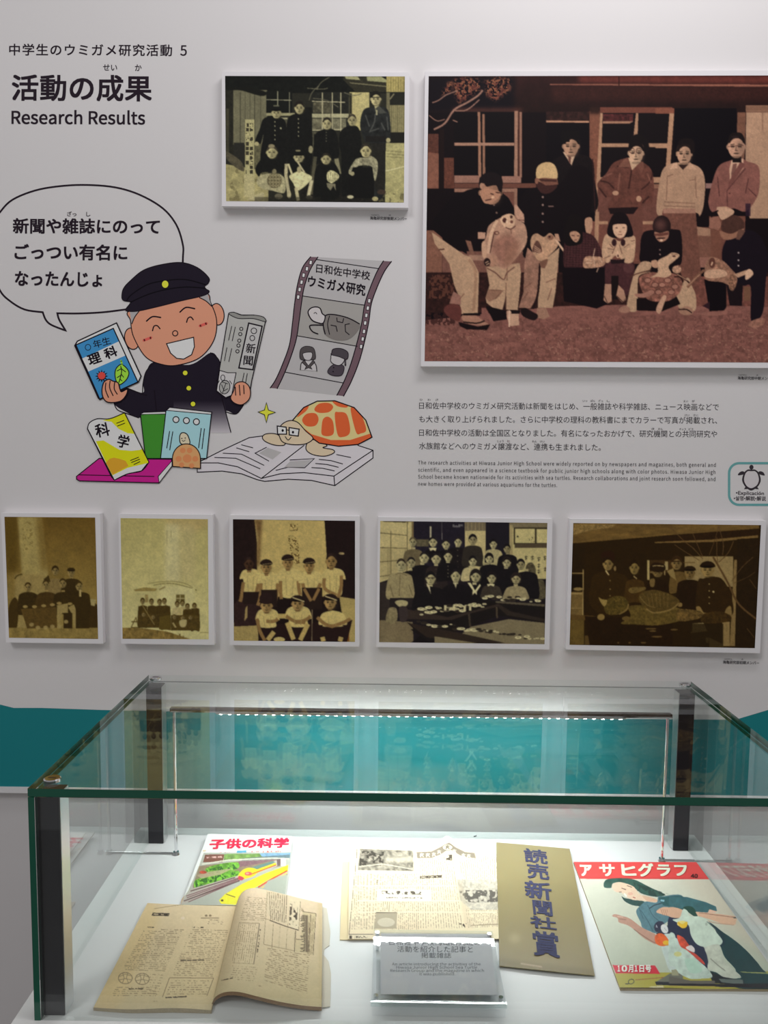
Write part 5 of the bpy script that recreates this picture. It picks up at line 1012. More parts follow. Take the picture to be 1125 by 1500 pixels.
# ================================================================== photograph 7: six boys holding turtles, dark brown
p = Paint(828, 758, 1120, 956, (38, 24, 6)); p.T(825, 755, 7.32)
D7 = (34, 20, 6); S7 = (138, 112, 62)
p.poly([(100, 80), (2100, 90), (2100, 150), (1700, 175), (1100, 215), (700, 250), (100, 300)], (98, 74, 36), n=.2, cell=8, st=4); p.poly([(110, 90), (570, 95), (520, 130), (300, 160), (110, 210)], (120, 96, 54), n=.3, cell=5); p.poly([(1060, 220), (2100, 140), (2100, 230), (1060, 290)], (40, 24, 8), n=.15)
p.poly([(980, 285), (1600, 258), (2090, 212), (2090, 240), (1600, 285), (980, 296)], (112, 86, 46))
p.rect(85, 300, 230, 1390, (36, 23, 7)); p.line([(90, 620), (220, 620)], (130, 108, 66), 9); p.rect(85, 640, 215, 780, (26, 16, 5)); p.ell(160, 790, 50, 18, (130, 108, 62)); p.rect(80, 820, 215, 1080, (104, 82, 44), n=.1); p.line([(215, 580), (210, 1080)], (150, 126, 78), 10); p.line([(80, 838), (200, 838)], (150, 126, 78), 12); p.line([(80, 995), (200, 995)], (140, 116, 70), 9); p.poly([(80, 1060), (350, 1080), (340, 1120), (80, 1125)], (84, 62, 28)); p.rect(70, 1120, 222, 1390, (92, 72, 32), n=.08); p.rect(230, 1290, 285, 1390, (80, 60, 28))
p.rect(900, 480, 925, 690, (160, 140, 90)); p.rect(930, 480, 1180, 620, (60, 40, 16)); p.line([(1090, 520), (1090, 640)], (150, 128, 80), 12)
p.T(970, 755, 7.258)
p.rect(240, 435, 755, 760, (136, 114, 72), n=.06); p.rect(30, 490, 60, 580, (150, 130, 84)); p.poly([(765, 470), (800, 470), (775, 1390), (718, 1390)], (122, 98, 58)); p.rect(640, 1130, 720, 1390, (130, 106, 64)); p.rect(755, 470, 1050, 1410, (36, 22, 6), al=0); p.poly([(800, 250), (1050, 240), (1050, 1420), (775, 1420)], (36, 23, 7), n=.12)
for a in (((640, 930), (680, 1060)), ((680, 1150), (690, 1250)), ((310, 1250), (350, 1190))): p.line(a, (120, 98, 56), 10)
p.poly([(320, 1150), (440, 1140), (480, 1230), (320, 1250)], (150, 130, 84)); p.poly([(500, 1300), (650, 1370), (650, 1400), (500, 1400)], (150, 132, 84)); p.poly([(460, 1300), (500, 1300), (490, 1360), (465, 1350)], (140, 120, 76))
# people
p.torso(170, 600, 85, 820, (92, 70, 34)); p.poly([(50, 590), (120, 560), (150, 690), (80, 640)], (130, 108, 62)); p.head(152, 510, 50, 72, (124, 98, 54), (50, 32, 12), 'hair'); p.line([(110, 488), (190, 488)], (44, 28, 12), 8)
p.torso(290, 690, 130, 1040, D7); p.head(292, 610, 50, 64, (120, 94, 50), D7, 'cap'); p.line([(225, 500), (350, 500)], (84, 62, 30), 8)
p.blob([(440, 670), (380, 700), (360, 1000), (480, 1050), (740, 1060), (730, 850), (640, 680), (520, 650)], (44, 28, 8), n=.1); p.head(483, 580, 62, 80, (148, 120, 68), D7, 'cap')
for y in (730, 803, 870, 935): p.ell(500, y, 7, 7, (150, 128, 80))
p.ell(545, 812, 11, 11, (180, 160, 110)); p.blob([(360, 980), (400, 970), (440, 1030), (480, 1040), (400, 1080)], (130, 104, 58)); p.blob([(690, 980), (730, 970), (740, 1080), (700, 1120), (660, 1060)], (120, 96, 54)); p.ell(190, 950, 26, 24, (124, 98, 54)); p.blob([(410, 1080), (460, 1040), (600, 1020), (720, 1060), (720, 1120), (560, 1150), (430, 1140)], (58, 40, 14), n=.3, cell=6)
p.rect(310, 1150, 650, 1400, (38, 26, 8), al=.85); p.T(825, 755, 7.32)
p.blob([(470, 600), (330, 640), (290, 780), (280, 940), (370, 1040), (440, 1070), (640, 1000), (690, 880), (690, 680), (600, 620)], (46, 30, 8), n=.1); p.head(478, 520, 50, 72, S7, D7, 'hair'); p.blob([(410, 470), (420, 400), (500, 380), (550, 420), (540, 500), (500, 450), (430, 450)], (40, 20, 8)); p.line([(455, 590), (490, 640)], (180, 158, 108), 14); p.ell(555, 570, 13, 28, (120, 96, 56))
for y in (700, 790, 862): p.ell(503, y, 8, 8, (120, 98, 56))
p.torso(770, 690, 100, 930, (62, 42, 14)); p.head(762, 560, 46, 76, (130, 106, 56), D7, 'hair'); p.line([(755, 650), (790, 680)], (150, 126, 80), 12)
p.torso(1010, 690, 110, 900, D7); p.head(1012, 620, 46, 44, (120, 96, 52), D7, 'crop'); p.blob([(930, 580), (950, 520), (1010, 505), (1085, 530), (1090, 590), (1010, 610)], (36, 22, 8)); p.line([(960, 545), (1000, 538), (1080, 545)], (150, 128, 82), 10, sm=True); p.rect(925, 600, 970, 620, (110, 88, 50)); p.blob([(930, 690), (980, 680), (975, 760), (935, 760)], (104, 82, 44))
p.poly([(230, 1080), (1180, 1120), (1180, 1395), (285, 1395)], (34, 20, 6), n=.12)
p.blob([(700, 980), (860, 960), (1100, 960), (1300, 1020), (1310, 1100), (1180, 1150), (980, 1180), (800, 1170), (620, 1160), (720, 1080)], (88, 70, 30), n=.3, cell=6); p.blob([(1230, 1010), (1440, 1020), (1500, 1060), (1440, 1110), (1240, 1130)], (92, 70, 34), n=.4, cell=6)
p.blob([(440, 1000), (450, 920), (540, 870), (640, 870), (700, 940), (690, 1010), (600, 1060), (480, 1060)], (78, 62, 24), n=.35, cell=5); p.line([(700, 950), (680, 1010), (600, 1060)], (116, 92, 48), 14, sm=True); p.blob([(380, 880), (420, 900), (470, 910), (450, 970), (420, 960)], (140, 116, 62)); p.ell(405, 1090, 40, 34, (124, 100, 54)); p.ell(675, 1105, 44, 24, (96, 74, 36))
p.blob([(700, 790), (760, 770), (880, 770), (870, 800), (780, 830), (720, 830)], (98, 78, 38), n=.3); p.blob([(810, 890), (860, 820), (1000, 800), (1180, 860), (1250, 930), (1180, 1000), (1000, 1030), (880, 1000)], (78, 60, 26), n=.2, cell=6)
for k in range(6): p.line([(900+k*45, 830), (930+k*38, 980)], (112, 90, 46), 6, al=.8)
p.line([(890, 1000), (980, 1045), (1150, 1010), (1240, 940)], (124, 100, 54), 14, sm=True); p.line([(820, 870), (900, 960), (990, 990)], (110, 88, 44), 10, sm=True)
for x, y, w_ in ((940, 1215, 60), (960, 1240, 40), (1005, 1300, 60), (860, 1365, 30), (712, 1365, 12), (590, 1365, 12), (1190, 1225, 40)): p.ell(x, y, w_, 9, (92, 70, 36))
p.T(970, 755, 7.258)
for a, w_ in ((((1000, 1100), (860, 990), (780, 890), (700, 720), (600, 540), (540, 440)), 20), (((430, 460), (330, 350), (230, 270), (60, 100)), 8), (((400, 480), (250, 390), (130, 310)), 7), (((430, 440), (370, 300), (320, 180)), 7), (((590, 500), (580, 380), (580, 230)), 7), (((640, 420), (650, 300), (600, 120)), 8), (((600, 500), (700, 400), (760, 270)), 8), (((740, 700), (850, 550), (970, 440)), 7), (((760, 720), (900, 660), (990, 600)), 5), (((500, 420), (560, 260), (600, 110)), 6), (((930, 680), (1000, 780)), 6), (((900, 1200), (980, 1300)), 6)):
    p.line(a, (86, 62, 34) if w_ < 12 else (84, 60, 32), w_, sm=True)
p.grain(.1, 3, 7)
wall_photo('dark brown photo of six boys in caps holding shells, rightmost in the lower row', [(834.8, 759.8), (1122.8, 762.6), (1113.4, 956.9), (828.8, 951.6)], [(839.8, 766.2), (1114.8, 769.2), (1105.7, 949.4), (834.3, 944.5)], p, G1, 1.1)
# ================================================================== papers lying in the case
def to_px(P):
    d = (P-CAM) @ RM.T
    return 562.5+F*d[..., 0]/d[..., 2], 750-F*d[..., 1]/d[..., 2]
def on_plane(px, py, P0, n):
    d = rays(px, py); t = ((P0-CAM)@n)/(d@n); return CAM+d*t[..., None]
M['page_edge'] = mat('page_edges', (.30, .17, .08), .85, noise=.5, nscale=700)
M['page_pale'] = mat('pale_page_edges', (.42, .33, .20), .85, noise=.3, nscale=500)
def sheet(name, T, top, bot, p, parent, mt, edge, th, res=1.0, smooth_=True, k=KC, nv=None):
    """curved sheet ruled between two edges, each a list of (x, y, height) in zoomed pixels; th = thickness under it"""
    ox, oy, z = T
    cv = []
    for e in (top, bot):
        e = np.array(e, float); w_ = on_level(ox+e[:, 0]/z, oy+e[:, 1]/z, ZF+e[:, 2]); cv.append(w_)
    L = max(len(top)-1, 1); per = max(1, int(round(max(abs((bot[-1][0]-bot[0][0])), abs(top[-1][0]-top[0][0]))/z*res/L)))
    if smooth_ and len(top) > 2: a, b = (catmull(c, False, per) for c in cv)
    else:
        s_ = np.linspace(0, L, L*per+1); a, b = (np.stack([np.interp(s_, np.arange(L+1), c[:, i]) for i in range(3)], -1) for c in cv)
    nu = len(a); nv = nv or int(abs(bot[0][1]-top[0][1])/z*res*1.05)+2; v = np.linspace(0, 1, nv)[:, None, None]
    V = (a[None]*(1-v)+b[None]*v).reshape(-1, 3); x, y = to_px(V)
    o = grid_mesh(name, V, nu, nv, alb(p.sample(x, y), k), mt, parent, smooth=True)
    G = V.reshape(nv, nu, 3); loop = np.vstack([G[-1], G[::-1, -1][1:], G[0, ::-1][1:], G[1:-1, 0][::1]])
    # thickness: walls round the rim and an underside
    d = np.zeros_like(G); d[..., 2] = -th; U = G+d; U[..., 2] = np.maximum(U[..., 2], ZF+.0003)
    s1, s2 = max(1, nu//40), max(1, nv//12); iu = sorted(set(list(range(0, nu, s1))+[nu-1])); iv = sorted(set(list(range(0, nv, s2))+[nv-1]))
    Gs, Us = G[np.ix_(iv, iu)].copy(), U[np.ix_(iv, iu)]; Gs[..., 2] -= .00005
    A, B = Gs.reshape(-1, 3), Us.reshape(-1, 3); n = len(A); cu, cv_ = len(iu), len(iv); fc = []
    for j in range(cv_-1):
        for i in range(cu-1): q = j*cu+i; fc.append((n+q, n+q+1, n+q+cu+1, n+q+cu))
    rim = [i for i in range(cu)]+[j*cu+cu-1 for j in range(1, cv_)]+[(cv_-1)*cu+i for i in range(cu-2, -1, -1)]+[j*cu for j in range(cv_-2, 0, -1)]
    for q, r in zip(rim, rim[1:]+rim[:1]): fc.append((q, r, n+r, n+q))
    raw_mesh('page_block' if th > .002 else 'underside', np.vstack([A, B]), fc, edge, parent)
    return o
def rows(p, q, n, col, al=.8, wd=5, thr=-.15, cell=9, vertical=False, fine=.45):
    q = np.array(q, float)
    for i in range(n):
        t = (i+.5)/n
        if vertical: a, b = q[0]*(1-t)+q[1]*t, q[3]*(1-t)+q[2]*t; o = np.array([wd/2, 0])
        else: a, b = q[0]*(1-t)+q[3]*t, q[1]*(1-t)+q[2]*t; o = np.array([0, wd/2])
        p.rough([a-o, b-o, b+o, a+o], col, al, thr, max(2.4, cell*fine), soft=.2)
PGC = (203, 186, 150); TXT = (132, 114, 88)

# ---- open magazine
T_L, T_R = (130, 1310, 5.1136), (310, 1290, 5.921)
p = Paint(130, 1285, 505, 1495, PGC, ss=2.6, soft=.6)
p.T(130, 1310, 5.1136); p.blob([(0, 0), (1200, 0), (1200, 500), (900, 950), (0, 950)], ((214, 194, 160), (196, 180, 138)), n=.03, cell=40)
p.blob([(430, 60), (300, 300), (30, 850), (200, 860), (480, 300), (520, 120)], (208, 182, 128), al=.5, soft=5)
p.poly([(480, 138), (605, 142), (598, 163), (470, 160)], (66, 56, 46)); rows(p, [(485, 142), (598, 144), (594, 160), (478, 156)], 1, (190, 172, 140), .9, 10, 0, 12)
p.line([(840, 178), (975, 178)], TXT, 4); p.ell(705, 178, 14, 10, (218, 200, 176)); p.ell(880, 160, 10, 8, TXT); p.ell(910, 160, 10, 8, TXT); rows(p, [(900, 185), (1010, 188), (1000, 230), (890, 225)], 3, (140, 118, 96), .9, 6, .1, 9); p.line([(490, 108), (620, 88), (710, 78)], (140, 118, 88), 3, sm=True)
rows(p, [(425, 238), (490, 240), (488, 256), (420, 254)], 1, (70, 58, 44), .9, 9)
rows(p, [(520, 258), (715, 262), (710, 272), (518, 268)], 1, TXT, .9, 6); rows(p, [(410, 270), (700, 272), (570, 580), (250, 570)], 22, TXT, .75, 6, -.1)
rows(p, [(780, 240), (860, 242), (858, 256), (775, 254)], 1, (70, 58, 44), .9, 9); rows(p, [(770, 258), (1050, 265), (925, 620), (620, 610)], 25, TXT, .75, 6, -.1)
rows(p, [(690, 488), (865, 484), (862, 500), (685, 502)], 1, (64, 52, 40), .95, 8, -.5); rows(p, [(460, 590), (560, 595), (520, 760), (440, 750)], 8, TXT, .75, 6, -.1); rows(p, [(205, 690), (520, 690), (500, 765), (170, 765)], 5, TXT, .75, 6, -.1); rows(p, [(300, 700), (410, 702), (408, 716), (298, 714)], 1, (64, 52, 40), .95, 8, -.4)
for cx, cy in ((274, 628), (401, 634)):
    p.line(list(ellipse(cx, cy, 52, 42))+[(cx+52, cy)], (120, 104, 80), 5)
    for a in (((cx-45, cy-12), (cx, cy-30), (cx+45, cy-16)), ((cx-48, cy+14), (cx, cy+4), (cx+46, cy+14)), ((cx-20, cy-38), (cx-8, cy), (cx-22, cy+38)), ((cx+18, cy-38), (cx+8, cy), (cx+24, cy+36))): p.line(a, (128, 112, 86), 4)
for a in (((605, 625), (935, 628)), ((605, 625), (552, 770)), ((935, 628), (885, 760))): p.line(a, (110, 92, 70), 4)
rows(p, [(625, 640), (925, 640), (880, 755), (575, 755)], 7, TXT, .8, 6, 0); rows(p, [(575, 768), (735, 760), (732, 772), (572, 780)], 1, (64, 52, 40), .95, 9, -.4); rows(p, [(475, 796), (520, 798), (518, 806), (474, 804)], 1, TXT, .7, 6)
# right page
p.T(310, 1290, 5.921); RG = [(215, 210), (235, 150), (290, 85), (370, 60), (480, 80), (960, 190), (960, 1100), (600, 1060), (170, 958), (40, 1000), (0, 1080)]
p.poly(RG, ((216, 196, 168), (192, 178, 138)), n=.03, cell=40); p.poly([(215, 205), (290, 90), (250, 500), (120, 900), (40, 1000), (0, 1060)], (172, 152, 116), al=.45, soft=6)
rows(p, [(310, 135), (475, 150), (460, 350), (240, 345)], 13, TXT, .75, 6, -.1)
p.line([(240, 365), (415, 370)], TXT, 4); p.line([(415, 370), (365, 725)], (74, 62, 50), 5); p.line([(240, 365), (180, 700)], TXT, 3); p.line([(180, 712), (365, 722)], TXT, 3); rows(p, [(245, 372), (405, 375), (355, 715), (185, 705)], 9, TXT, .8, 5, -.15, 8, True); rows(p, [(185, 430), (400, 432), (385, 640), (160, 640)], 12, (150, 132, 100), .6, 4, 0)
rows(p, [(412, 420), (432, 422), (400, 660), (385, 655)], 1, (74, 62, 50), .9, 12, .05, 8, True); rows(p, [(180, 730), (400, 745), (370, 880), (160, 860)], 7, TXT, .75, 6, 0); rows(p, [(90, 850), (190, 835), (185, 850), (80, 880)], 1, (60, 48, 36), .95, 8, -.4)
p.poly([(470, 80), (668, 120), (662, 375), (540, 360), (480, 280)], (206, 190, 160)); rows(p, [(490, 95), (660, 130), (652, 370), (505, 335)], 9, (96, 82, 64), .9, 5, -.5, 8, True); rows(p, [(300, 60), (470, 80), (465, 100), (300, 90)], 1, PGC, .1)
p.line([(485, 100), (450, 550)], TXT, 4); p.line([(450, 552), (720, 610)], TXT, 4)
for x in (530, 590, 655, 725): p.line([(x+4, 370), (x-8, 590)], TXT, 3)
p.line([(465, 330), (535, 350)], TXT, 3)
p.poly([(672, 150), (775, 175), (755, 432), (670, 395)], (212, 198, 168)); p.rough([(680, 200), (698, 204), (690, 385), (672, 380)], (70, 58, 48), .9, -.2, 8, soft=.3); p.rough([(712, 215), (748, 222), (738, 390), (704, 380)], (56, 46, 38), .9, -.05, 14, soft=.3); p.line([(505, 345), (640, 395), (755, 430)], (70, 58, 46), 7); p.line([(770, 180), (755, 430)], (120, 104, 82), 4); p.rough([(720, 170), (810, 270), (790, 275), (715, 190)], TXT, .7, .1, 10)
p.poly([(790, 268), (905, 285), (880, 650), (720, 610), (730, 505), (775, 510)], (196, 180, 144)); 
for a in (((905, 285), (880, 650)), ((790, 268), (905, 285)), ((730, 430), (718, 620)), ((732, 508), (775, 512)), ((860, 290), (838, 640))): p.line(a, (80, 68, 54), 4)
p.rect(815, 300, 836, 620, (92, 80, 66), al=.8)
rg = random.Random(5)
for k in range(34): y = 300+k*9.4; p.line([(812, y), (812-rg.uniform(8, 45), y+3)], (56, 46, 38), 5)
rows(p, [(842, 300), (895, 310), (875, 650), (830, 630)], 4, TXT, .8, 5, -.3, 8, True); rows(p, [(485, 580), (850, 640), (825, 985), (455, 870)], 19, TXT, .85, 7, -.1, 11)
rows(p, [(395, 905), (430, 910), (428, 920), (393, 916)], 1, TXT, .8, 8)
p.poly([(920, 185), (965, 195), (960, 1100), (935, 1095)], (186, 168, 126), al=.5, soft=2); p.grain(.03, 4, 3)
om = empty('open_magazine', tuple(on_level(310., 1420., ZF)), 'yellowed magazine lying open, one half arched up, front left in the glass case', 'magazine')
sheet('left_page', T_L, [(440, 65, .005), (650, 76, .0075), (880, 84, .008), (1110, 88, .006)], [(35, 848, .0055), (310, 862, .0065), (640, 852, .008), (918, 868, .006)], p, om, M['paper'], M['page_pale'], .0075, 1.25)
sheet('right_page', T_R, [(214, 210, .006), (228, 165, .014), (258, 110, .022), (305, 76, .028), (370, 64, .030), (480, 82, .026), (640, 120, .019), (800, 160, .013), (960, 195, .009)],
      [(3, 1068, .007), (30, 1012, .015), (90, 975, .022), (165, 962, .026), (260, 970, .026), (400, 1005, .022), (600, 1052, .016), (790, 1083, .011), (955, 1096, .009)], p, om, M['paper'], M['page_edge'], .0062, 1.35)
lp = Paint(465, 1320, 495, 1485, (206, 200, 182)); lp.T(310, 1290, 5.921); lp.poly([(960, 560), (1060, 600), (1060, 1100), (960, 1100)], (176, 176, 160), al=.8, soft=4); lp.ell(990, 725, 14, 14, (130, 120, 104))
def flat(name, T, pts, z, th, col, parent, mt=None, k=KC):
    ox, oy, zz = T; pts = np.array(pts, float); top = on_level(ox+pts[:, 0]/zz, oy+pts[:, 1]/zz, ZF+z); bt = top-[0, 0, th]; n = len(pts)
    tri = tessellate_polygon([[Vector(v) for v in top]]); V = np.vstack([top, bt])
    f = [tuple(t_) for t_ in tri]+[tuple(n+i for i in t_[::-1]) for t_ in tri]+[(i, (i+1) % n, n+(i+1) % n, n+i) for i in range(n)]
    return raw_mesh(name, V, f, mt or M['paper'], parent, ink=np.tile(alb(col, k), (2*n, 1)))
flat('loose_leaf', T_R, [(955, 225), (1000, 240), (1012, 330), (1030, 440), (1022, 560), (978, 592), (970, 640), (1015, 700), (1035, 800), (1028, 1090), (960, 1100)], .0016, .0008, (206, 202, 186), om)

# ---- railway magazine behind it
T_M = (255, 1215, 6.25)
p = Paint(255, 1215, 440, 1345, (236, 230, 214), ss=2.6, soft=.5); p.T(*T_M)
p.rect(0, 0, 1150, 900, (240, 234, 222)); p.poly([(270, 215), (1070, 205), (1020, 600), (1000, 900), (0, 900), (60, 660), (130, 560), (230, 330)], (168, 172, 160))
p.poly([(285, 230), (460, 228), (445, 300), (265, 300)], (120, 78, 64)); rows(p, [(300, 245), (450, 240), (445, 262), (298, 266)], 1, (214, 180, 170), .9, 16, -.1); p.poly([(460, 225), (780, 222), (900, 235), (700, 262), (455, 285)], (116, 150, 78), n=.3, cell=10); p.poly([(780, 218), (1065, 215), (1060, 262), (900, 265), (800, 245)], (120, 158, 186), n=.15); p.poly([(620, 262), (1060, 230), (1058, 268), (620, 285)], (92, 104, 100), al=.7)
p.line([(255, 318), (500, 280), (900, 262), (1056, 268)], (206, 206, 186), 11); p.poly([(230, 335), (600, 290), (1000, 272), (1000, 330), (560, 440), (180, 560), (170, 520)], (140, 124, 100), n=.12); p.poly([(600, 290), (950, 275), (700, 330), (560, 350)], (128, 96, 100), n=.15)
p.blob([(290, 360), (400, 320), (560, 300), (600, 330), (560, 370), (420, 400), (320, 410)], (106, 162, 56), n=.4, cell=8); p.blob([(190, 470), (300, 430), (480, 390), (590, 380), (580, 430), (440, 460), (320, 500), (200, 540)], (112, 176, 52), n=.4, cell=8); p.rough([(190, 470), (590, 370), (580, 440), (200, 540)], (44, 92, 36), .9, .05, 7); p.rough([(290, 370), (590, 300), (580, 360), (320, 410)], (44, 92, 36), .9, .05, 7); p.poly([(210, 420), (300, 390), (540, 355), (420, 415), (250, 450)], (172, 156, 128), al=.8); p.ell(265, 392, 34, 14, (170, 70, 50), n=.3)
p.poly([(150, 545), (560, 430), (940, 280), (960, 330), (600, 470), (100, 680), (60, 680)], (176, 170, 158)); 
for o in (0, 16, 34, 54): p.line([(110+o*.4, 610+o), (600, 440+o*.5)], (112, 64, 72), 7)
for a in (((150, 565), (560, 440)), ((90, 655), (600, 470))): p.line(a, (86, 56, 56), 9)
p.poly([(700, 350), (900, 290), (930, 300), (760, 380)], (96, 128, 120)); p.blob([(585, 440), (600, 400), (640, 365), (700, 350), (760, 370), (740, 420), (660, 450), (600, 462)], (236, 206, 40)); p.poly([(700, 385), (930, 305), (938, 322), (700, 425)], (236, 196, 44)); p.line([(700, 412), (935, 325)], (204, 70, 30), 7); p.ell(680, 405, 34, 18, (216, 92, 84)); p.ell(672, 402, 16, 9, (236, 150, 140)); p.blob([(585, 440), (600, 425), (640, 445), (620, 466), (595, 460)], (190, 60, 80)); p.rect(975, 268, 1022, 335, (228, 224, 204)); p.poly([(940, 275), (975, 268), (975, 325), (945, 335)], (104, 84, 84))
p.poly([(470, 590), (620, 500), (840, 400), (1045, 325), (1040, 380), (880, 450), (700, 560), (560, 690), (430, 680), (410, 650)], (234, 218, 42), n=.06); p.line([(475, 592), (560, 620)], (70, 60, 20), 7); p.line([(770, 530), (900, 450), (1035, 378)], (206, 84, 30), 13); p.line([(800, 535), (1035, 398)], (236, 196, 60), 9); p.line([(810, 548), (1035, 410)], (90, 60, 50), 6); p.ell(440, 650, 12, 9, (60, 50, 30)); p.poly([(860, 470), (1030, 410), (1010, 590), (800, 560)], (164, 170, 156))
p.line([(620, 205), (575, 206)], (70, 150, 190), 16); p.poly([(575, 196), (665, 192), (660, 212), (572, 213)], (90, 160, 190)); rows(p, [(700, 196), (980, 190), (978, 210), (698, 212)], 1, (214, 90, 90), .9, 13, 0); rows(p, [(400, 205), (540, 203), (540, 212), (400, 213)], 1, (214, 110, 110), .8, 5, 0); p.grain(.03, 3)
mg = empty('railway_magazine', tuple(on_level(345., 1290., ZF)), 'magazine cover with a yellow train and red title, tucked behind the open magazine', 'magazine')
sheet('cover', T_M, [(312, 38, .0150), (1085, 62, .0150)], [(62, 690, .0034), (1012, 700, .0034)], p, mg, M['gloss_paper'], M['page_pale'], .0030, 1.35)
flat('torn_spine', T_M, [(300, 70), (315, 60), (290, 200), (262, 202), (285, 110)], .0120, .0008, (226, 204, 170), mg); flat('torn_spine', T_M, [(60, 688), (70, 640), (130, 550), (110, 600), (95, 690)], .0030, .0008, (200, 170, 130), mg)
t = Art(KC).T(*T_M); t.text('子供の科学', (322, 172), (1050, 158), 92, (226, 40, 74), .05, shear=.12)
MA, MB_, MC_ = (on_level(255+a/6.25, 1215+b/6.25, ZF+c) for a, b, c in ((312., 38., .0150), (1085., 62., .0150), (62., 690., .0034)))
mn = np.cross(MC_-MA, MB_-MA); mn /= np.linalg.norm(mn)
t.build('title', lambda x, y, h: on_plane(x, y, MA, mn)+mn*(.0006+np.asarray(h))[..., None], mg, M['gloss_paper'], eps=2e-5)

# ---- newspaper
T_N = (490, 1215, 4.5); NW = (232, 220, 192)
p = Paint(485, 1215, 745, 1390, NW, ss=2.6, soft=.5); p.T(*T_N)
p.rect(0, 0, 1150, 760, ((234, 222, 196), (224, 208, 176)), n=.02, cell=40); p.poly([(35, 215), (95, 215), (90, 730), (30, 730)], (230, 210, 168)); NT = (158, 144, 120)
rows(p, [(140, 290), (560, 290), (560, 660), (110, 660)], 34, NT, .85, 5, -.25, 7, True); rows(p, [(560, 200), (780, 170), (850, 650), (560, 650)], 17, NT, .85, 5, -.25, 7, True); rows(p, [(820, 210), (1075, 160), (1080, 640), (880, 650)], 18, NT, .85, 5, -.25, 7, True)
for y in (372, 470, 545): p.line([(150, y), (1070, y)], (232, 220, 192), 8)
p.poly([(165, 128), (518, 140), (522, 275), (155, 268)], (140, 134, 120), n=.5, cell=9); p.rough([(165, 140), (330, 145), (320, 240), (160, 240)], (56, 52, 46), .9, -.05, 7); p.poly([(330, 180), (515, 180), (515, 215), (330, 215)], (206, 198, 178), al=.7, soft=2); p.line([(160, 245), (320, 228), (515, 262)], (200, 192, 172), 6)
b_ = [(540, 150), (640, 145), (700, 115), (755, 85), (800, 118), (860, 148), (925, 155)]
p.poly(b_+[(932, 190), (880, 186), (830, 172), (755, 128), (700, 165), (640, 188), (545, 190)], (138, 128, 112)); p.ell(745, 118, 34, 20, (210, 200, 176)); p.line(list(ellipse(745, 118, 34, 20)), (100, 90, 76), 3)
for x, y in ((575, 170), (615, 170), (655, 166), (690, 150), (790, 145), (850, 172), (885, 176), (745, 118)):
    for a in (((x-13, y-8), (x+13, y-8)), ((x, y-14), (x-10, y+13)), ((x+2, y-4), (x+12, y+12)), ((x-12, y+2), (x+10, y+3))): p.line(a, (236, 228, 204) if x != 745 else (90, 80, 66), 4)
p.rough([(735, 170), (775, 165), (775, 205), (735, 200)], (70, 62, 52), .9, -.1, 8); p.poly([(562, 308), (710, 300), (705, 318), (562, 324)], (84, 76, 64)); rows(p, [(572, 312), (700, 306), (698, 314), (572, 320)], 1, (220, 210, 186), .9, 7, 0)
p.poly([(285, 392), (640, 398), (636, 470), (275, 468)], (240, 230, 206)); rows(p, [(315, 405), (610, 412), (606, 428), (313, 424)], 1, (80, 72, 62), .95, 22, -.02, 16); rows(p, [(340, 445), (580, 448), (578, 456), (340, 452)], 1, (110, 100, 86), .9, 9, -.05, 8); rows(p, [(272, 330), (292, 330), (290, 380), (272, 380)], 1, (90, 80, 66), .9, 9, 0, 7, True)
p.poly([(272, 548), (412, 548), (410, 655), (262, 655)], (168, 158, 136)); p.ell(340, 612, 56, 30, (196, 188, 166)); p.line([(272, 548), (412, 548)], (100, 92, 78), 4)
p.poly([(810, 330), (1085, 335), (1085, 530), (900, 530), (830, 470)], (186, 180, 164), n=.2); p.rough([(820, 400), (1080, 400), (1080, 480), (850, 480)], (84, 80, 74), .9, -.1, 8); p.poly([(805, 335), (830, 340), (900, 640), (870, 650)], (190, 176, 148), al=.6, soft=3)
p.line([(150, 130), (95, 700)], (120, 108, 88), 4); p.rect(95, 692, 260, 722, (220, 208, 180)); p.line([(95, 692), (258, 692)], (90, 82, 70), 5); rows(p, [(130, 700), (215, 700), (215, 716), (130, 716)], 1, (80, 72, 60), .95, 12, -.2); p.rect(98, 700, 114, 722, (70, 62, 52)); p.line([(900, 632), (1080, 625)], (150, 136, 110), 5); p.rough([(820, 620), (870, 620), (870, 645), (820, 645)], (70, 62, 52), .9, 0, 8)
np_ = empty('old_newspaper', tuple(on_level(610., 1300., ZF)), 'folded yellowed newspaper with a raised crease, behind the clear label stand', 'newspaper')
flat('inner_sheet', T_N, [(52, 215), (600, 190), (600, 724), (35, 726)], .0018, .0012, (226, 206, 166), np_)
sheet('front_sheet', T_N, [(100, 100, .004), (340, 108, .004), (560, 118, .005), (650, 98, .009), (705, 64, .016), (742, 42, .021), (782, 64, .016), (850, 84, .009), (1000, 88, .005), (1092, 90, .004)],
      [(88, 722, .0042), (300, 722, .0042), (500, 722, .0045), (600, 722, .0050), (720, 722, .0055), (850, 720, .0065), (880, 718, .0060), (930, 720, .005), (1020, 722, .0045), (1086, 722, .004)], p, np_, M['paper'], M['page_pale'], .0012, 1.35)

